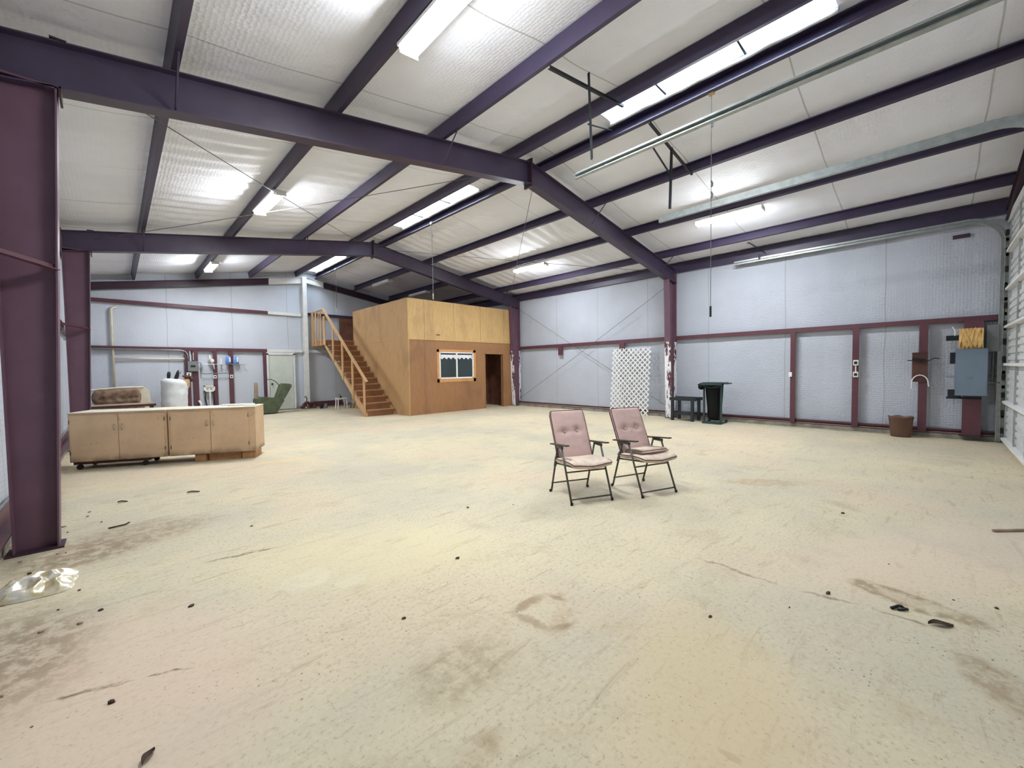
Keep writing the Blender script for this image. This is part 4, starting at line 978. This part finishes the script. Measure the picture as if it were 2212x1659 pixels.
def patio_chair(loc, rz, label, seed, lean=0):
    t = thing('folding_chair', label, 'chair', loc, rz, 'pink cushioned folding chairs')
    HWc = .255; r = .0115
    for s in (-1, 1):
        b = MB(); b.tube([(s*HWc, -.275, .012), (s*HWc, -.035, .60)], r, 10); part('leg', b, 'bronze', t, False, smooth=True, label=None)
        b = MB(); b.tube([(s*(HWc-.012), .275, .012), (s*(HWc-.012), .085, .60)], r, 10); part('leg', b, 'bronze', t, False, smooth=True)
        for y in (-.275, .275):
            b = MB(); b.tube([(s*HWc, y, .0), (s*HWc, y-.003*(1 if y < 0 else -1), .03)], .0155, 10); part('foot_cap', b, 'black', t, False)
        b = MB(); b.box((s*HWc-.028, -.215, -.0075), (s*HWc+.028, .215, .0075), Matrix.Translation((0, .025, .616)) @ Matrix.Rotation(-.10, 4, 'X')); ar = part('armrest', b, 'bronze', t, False, bevel=.006)
        b = MB(); b.box((s*HWc-.012, -.06, .575), (s*HWc+.012, .11, .607)); part('arm_bracket', b, 'bronze', ar, False, bevel=.004)
        b = MB(); b.tube([(s*(HWc-.012), .235, .14+.0), (s*(HWc-.012), .145, .42)], .016, 8)
        b = MB(); b.tube([(s*(HWc-.022), .19, .335), (s*(HWc-.022), .145, .455)], .018, 8); part('hinge_sleeve', b, 'bronze', t, False, smooth=True)
        b = MB(); b.tube([(s*(HWc-.04), .14, .42), (s*(HWc-.04), .37, .92)], .010, 8); part('back_frame', b, 'bronze', t, False, smooth=True)
        b = MB(); b.tube([(s*(HWc-.03), -.26, .415), (s*(HWc-.03), .20, .365)], .010, 8); part('seat_frame', b, 'bronze', t, False, smooth=True)
    for y, z in ((-.255, .055), (-.145, .33), (.245, .115)):
        b = MB(); b.tube([(-HWc, y, z), (HWc, y, z)], .009, 8); part('stretcher', b, 'bronze', t, False, smooth=True)
    b = MB(); b.tube([(-HWc+.04, .37, .92), (HWc-.04, .37, .92)], .010, 8); part('top_rail', b, 'bronze', t, False)
    th = math.atan2(.235, .52)
    Mb = Matrix.Translation((0, .105, .415)) @ Matrix.Rotation(-th, 4, 'X')
    b, r0, r1 = cushion(.455, .605, .085, [(-.085, .33), (.085, .335)], seed); xf(b, Mb)
    bc = part('back_cushion', b, 'pink', t, False, smooth=True)
    def pipe(ring, M_, par):
        pts = [M_ @ p for p in ring]; pts.append(pts[0]); q = MB(); q.tube(pts, .0055, 6); part('piping', q, 'piping', par, False, smooth=True)
    pipe(r0, Mb, bc); pipe(r1, Mb, bc)
    for dx, dz in ((-.085, .33), (.085, .335)):
        p = Mb @ Vector((dx, -.022, dz)); q = MB(); q.blob(p, (.013, .010, .013), 10); part('button', q, 'button', bc, False, smooth=True)
    # seat cushion: lies flat, drooping at the front
    b, r0, r1 = cushion(.50, .50, .07, [(-.09, .22), (.09, .22)], seed+4)
    Ms = Matrix.Translation((0, .19, .412)) @ Matrix.Rotation(PI/2-.10, 4, 'X')
    def sag(p):
        q = Ms @ p; f = max(0, (-.10-q.y)/.22); q.z -= .035*f*f+.025*math.exp(-(q.x/.16)**2)*min(1, f+.3)-.0; return q
    b.v = [sag(p) for p in b.v]; sc = part('seat_cushion', b, 'cream_fabric', t, False, smooth=True)
    for rg in (r1,):
        pts = [sag(p) for p in rg]; pts.append(pts[0]); q = MB(); q.tube(pts, .0055, 6); part('piping', q, 'piping', sc, False, smooth=True)
    return t
patio_chair((3.868, 2.856, 0), math.radians(-25), 'folding chair with pink tufted cushions, farther left of the pair', 1)
patio_chair((4.61, 2.454, 0), math.radians(-20), 'folding chair with pink cushions and a folded pad lying on its seat', 2)
t = thing('folded_pad', 'folded pink seat pad lying on the right folding chair', 'cushion', (4.61, 2.454, .468), math.radians(-20)); t.rotation_euler = (-.09, 0, math.radians(-20))
b = MB(); b.box((-.20, -.19, 0), (.24, .10, .022)); part('lower_fold', b, 'pink', t, False, bevel=.009, smooth=True)
b = MB(); b.box((-.19, -.17, .023), (.23, .11, .043)); part('upper_fold', b, 'cream_fabric', t, False, bevel=.009, smooth=True)

# ---- lattice panel leaning on the right wall
t = thing('lattice_panel', 'white lattice panel leaning on the right wall', 'lattice', (11.7, 6.69, 0))
def lattice(s, xo):
    b = MB(); W2, H2, wd_, pit = 1.36, 2.11, .046, .165
    c = -H2
    k = 0; d = 1/math.sqrt(2)
    off = -H2
    while off < W2:
        # line u - off = v (or mirrored): clip to [0,W2]x[0,H2]
        u0 = max(0, off); v0 = u0-off; v1 = min(H2, W2-off); u1 = off+v1
        if v0 < H2 and u0 < W2 and v1-v0 > .02:
            h = wd_/2*d*1.0
            pts = [(u0+h, v0-h), (u1+h, v1-h), (u1-h, v1+h), (u0-h, v0+h)]
            pts = [(min(W2, max(0, a)), min(H2, max(0, c_))) for a, c_ in pts]
            if s < 0: pts = [(W2-a, c_) for a, c_ in pts]
            vs = []
            for dx in (xo, xo+.009):
                for a, c_ in pts:
                    X = 11.62+.20*(c_/H2)+dx; vs.append((X, 6.01+a+.04*(c_/H2)*0, c_+.004))
            b.add(vs, [(0,1,2,3), (7,6,5,4), (0,1,5,4), (1,2,6,5), (2,3,7,6), (3,0,4,7)])
        off += pit
    return b
part('diagonal_slats', lattice(1, 0), 'white', t); part('diagonal_slats', lattice(-1, -.0095), 'white', t)

# ---- bench, bag stand, bucket
t = thing('slatted_bench', 'charcoal wooden bench frame beside the white based column', 'bench', (11.4, 4.78, 0))
X0, X1, Y0, Y1 = 11.18, 11.62, 4.45, 5.10
for x in (X0, X1):
    b = MB(); b.box((x-.025, Y0-.04, .56), (x+.025, Y1+.04, .645)); part('top_rail', b, 'charcoal', t, bevel=.004)
    b = MB(); b.box((x-.02, Y0, .17), (x+.02, Y1, .22)); part('lower_rail', b, 'charcoal', t, bevel=.004)
    for y in (Y0+.06, Y1-.04, ):
        b = MB(); b.box((x-.035, y-.035, 0), (x+.035, y+.035, .57)); part('leg', b, 'charcoal', t, bevel=.004)
for y in (Y0+.06, Y1-.04): b = MB(); b.box((X0, y-.02, .56), (X1, y+.02, .62)); part('cross_rail', b, 'charcoal', t)
b = MB(); b.box((X0, Y0+.1, .19), (X1, Y1-.1, .21)); part('shelf', b, 'charcoal', t)
t = thing('bag_stand', 'dark green bag stand holding a black rubbish bag', 'bag stand', (11.3, 4.0, 0))
b = MB(); b.prism([(0,0),(.03,0),(.03,.04),(0,.04)], (11.05, 3.74, .0), (11.05, 4.20, .0), (1, 0, 0)); b.box((11.02, 3.74, 0), (11.50, 3.77, .04)); b.box((11.02, 4.17, 0), (11.50, 4.20, .04)); b.box((11.1, 3.77, .015), (11.46, 4.17, .025)); b.box((11.02, 3.76, .0), (11.08, 4.18, .06)); part('base_frame', b, 'green_dark', t, bevel=.004)
for y in (3.76, 4.18):
    b = MB(); b.box((11.10, y-.02, .03), (11.14, y+.02, 1.0)); part('upright', b, 'green_dark', t)
    b = MB(); b.tube([(11.50, y-.02, .045), (11.50, y+.02, .045)], .045, 12); part('wheel', b, 'black', t)
b = MB(); b.box((11.02, 3.66, 1.05), (11.42, 4.22, 1.075), Matrix.Translation((0, 0, 0))); b.box((11.03, 3.58, 1.035), (11.40, 3.68, 1.06)); b.box((11.0, 3.70, 1.0), (11.03, 4.24, 1.06)); part('lid', b, 'green_dark', t, bevel=.01)
b = MB(); b.lathe([(.13, .10), (.15, .14), (.165, .40), (.18, .7), (.19, .95), (.20, 1.04)], (11.24, 3.97, 0), 24, .9, 1.12)
for i, p in enumerate(b.v):
    q = noise.noise(Vector((p.x*6, p.y*6, p.z*1.5)))*.03; dd = Vector((p.x-11.24, p.y-3.98, 0)).normalized(); b.v[i] = p+dd*q
bg = part('rubbish_bag', b, 'bag_black', t, smooth=True)
b = MB(); b.blob((11.05, 4.24, .97), (.07, .07, .085), 12, .5, 2); b.blob((11.08, 4.16, 1.0), (.08, .1, .07), 12, .4, 3); b.tube([(11.0, 3.74, .97), (10.99, 3.95, .93), (11.0, 4.16, .97)], .03, 8); part('bag_cuff', b, 'bag_black', bg, smooth=True)
b = MB(); prof = [(.15, .0), (.16, .01), (.195, .40), (.20, .41), (.19, .41), (.15, .03), (.0, .03)]
for r_, z in prof: pass
b.lathe([(.145, 0), (.155, .01), (.19, .39), (.20, .40), (.20, .415), (.185, .415), (.15, .04)], (11.54, .43, 0), 28, .85, 1.0)
for i, p in enumerate(b.v):
    if p.z > .38: b.v[i] = p+Vector((0, 0, .012*math.sin(math.atan2(p.y-.43, p.x-11.54)*5)))
solo('waste_bucket', b, 'brown', 'brown plastic bucket on the floor below the backing board', 'bucket', smooth=True)

# ---- floor oddments
def crumpled(cx, cy, rx, ry, h, seed, lift=0):
    b = MB(); n = 40
    for j in range(n+1):
        for i in range(n+1):
            u, v = i/n*2-1, j/n*2-1
            rr = math.sqrt(u*u+v*v); e = max(0, 1-max(abs(u), abs(v))**3)
            z = h*e*(.40+1.1*(.5-abs(noise.noise(Vector((u*1.7+seed, v*1.7, 0)))))*1.0+.22*abs(noise.noise(Vector((u*4, v*4+seed, 1)))))
            wob = 1+.16*noise.noise(Vector((u*1.5+3, v*1.5, seed)))
            b.v.append(Vector((cx+u*rx*wob*(1-.12*v*v), cy+v*ry*wob*(1-.15*u*u), max(.003, z))))
    for j in range(n):
        for i in range(n): a = j*(n+1)+i; b.f.append((a, a+1, a+n+2, a+n+1))
    return b
o = solo('plastic_bag', crumpled(-.45, 4.40, .19, .24, .075, 4), 'plastic', 'crumpled clear plastic bag on the floor by the close left column', 'plastic bag', smooth=True)
b = MB(); b.tube([(5.52, -.40, .012), (5.75, -.62, .012)], .012, 6); solo('stick', b, 'tan_top', 'thin brown stick on the floor at the right edge', 'stick')
def leaf(x, y, L, wd_, a, lb, mat='leaf', nm='dry_leaf', cat='leaf'):
    b = MB(); n = 8
    for i in range(n+1):
        u = i/n; ww = wd_*math.sin(PI*min(1, max(0.02, u)))**.8
        for s in (-1, 0, 1):
            p = Vector((u*L-L/2, s*ww/2, .004+.012*abs(s)+.006*math.sin(u*5))); p.rotate(Matrix.Rotation(a, 3, 'Z')); b.v.append(p+Vector((x, y, 0)))
    for i in range(n):
        for s in (0, 1): k = i*3+s; b.f.append((k, k+1, k+4, k+3))
    solo(nm, b, mat, lb, cat, smooth=True)
leaf(.04, 2.11, .075, .032, 1.0, 'dark dry leaf on the floor at the bottom left corner')
leaf(.654, 6.45, .13, .04, -.3, 'dry leaf on the floor in front of the right beige cabinet')
leaf(.011, 6.58, .09, .035, -.2, 'dry leaf on the floor in front of the left beige cabinet')
leaf(3.335, -.06, .13, .05, -.9, 'dark flake on the floor at lower right, right of the curled scrap')
leaf(2.68, 3.47, .04, .02, .3, 'tiny dark chip on the floor ahead of the left folding chair')
b = MB(); b.tube([(3.35, .15, .006), (3.38, .12, .02), (3.42, .11, .008), (3.39, .08, .012), (3.36, .12, .006)], .009, 6); solo('curled_scrap', b, 'black', 'small curled black scrap on the stained floor at lower right', 'scrap', smooth=True)
b = MB(); b.tube([(-.10, 5.55, .006), (-.03, 5.54, .012), (.02, 5.56, .008), (.05, 5.62, .006)], .007, 5); solo('twig', b, 'leaf', 'curved twig on the floor right of the close left column', 'twig', smooth=True)
for i in range(26):
    x = R_.uniform(-.62, -.05); y = R_.uniform(2.4, 6.4); s_ = R_.uniform(.006, .017)
    b = MB(); b.blob((x, y, s_*.4), (s_, s_*R_.uniform(.6, 1), s_*.6), 7, .7, i); solo('dirt_clod', b, 'leaf' if i % 2 else 'tan_top', 'small clod of dirt along the left wall', 'dirt clod', 'dirt clods strewn along the left wall')
for i, (x, y) in enumerate(((3.75, -.12), (3.8, -.3), (3.3, .45), (2.94, .59), (2.5, .9), (1.9, 2.6), (3.1, 3.2), (1.2, 2.2), (5.2, .6), (4.1, .2), (.9, 4.6), (.3, 3.3))):
    s_ = .006+.004*(i % 3); b = MB(); b.blob((x, y, s_*.4), (s_*1.4, s_, s_*.5), 7, .7, i+40); solo('pebble', b, 'leaf', 'small dark pebble on the open floor', 'pebble', 'pebbles on the open floor')
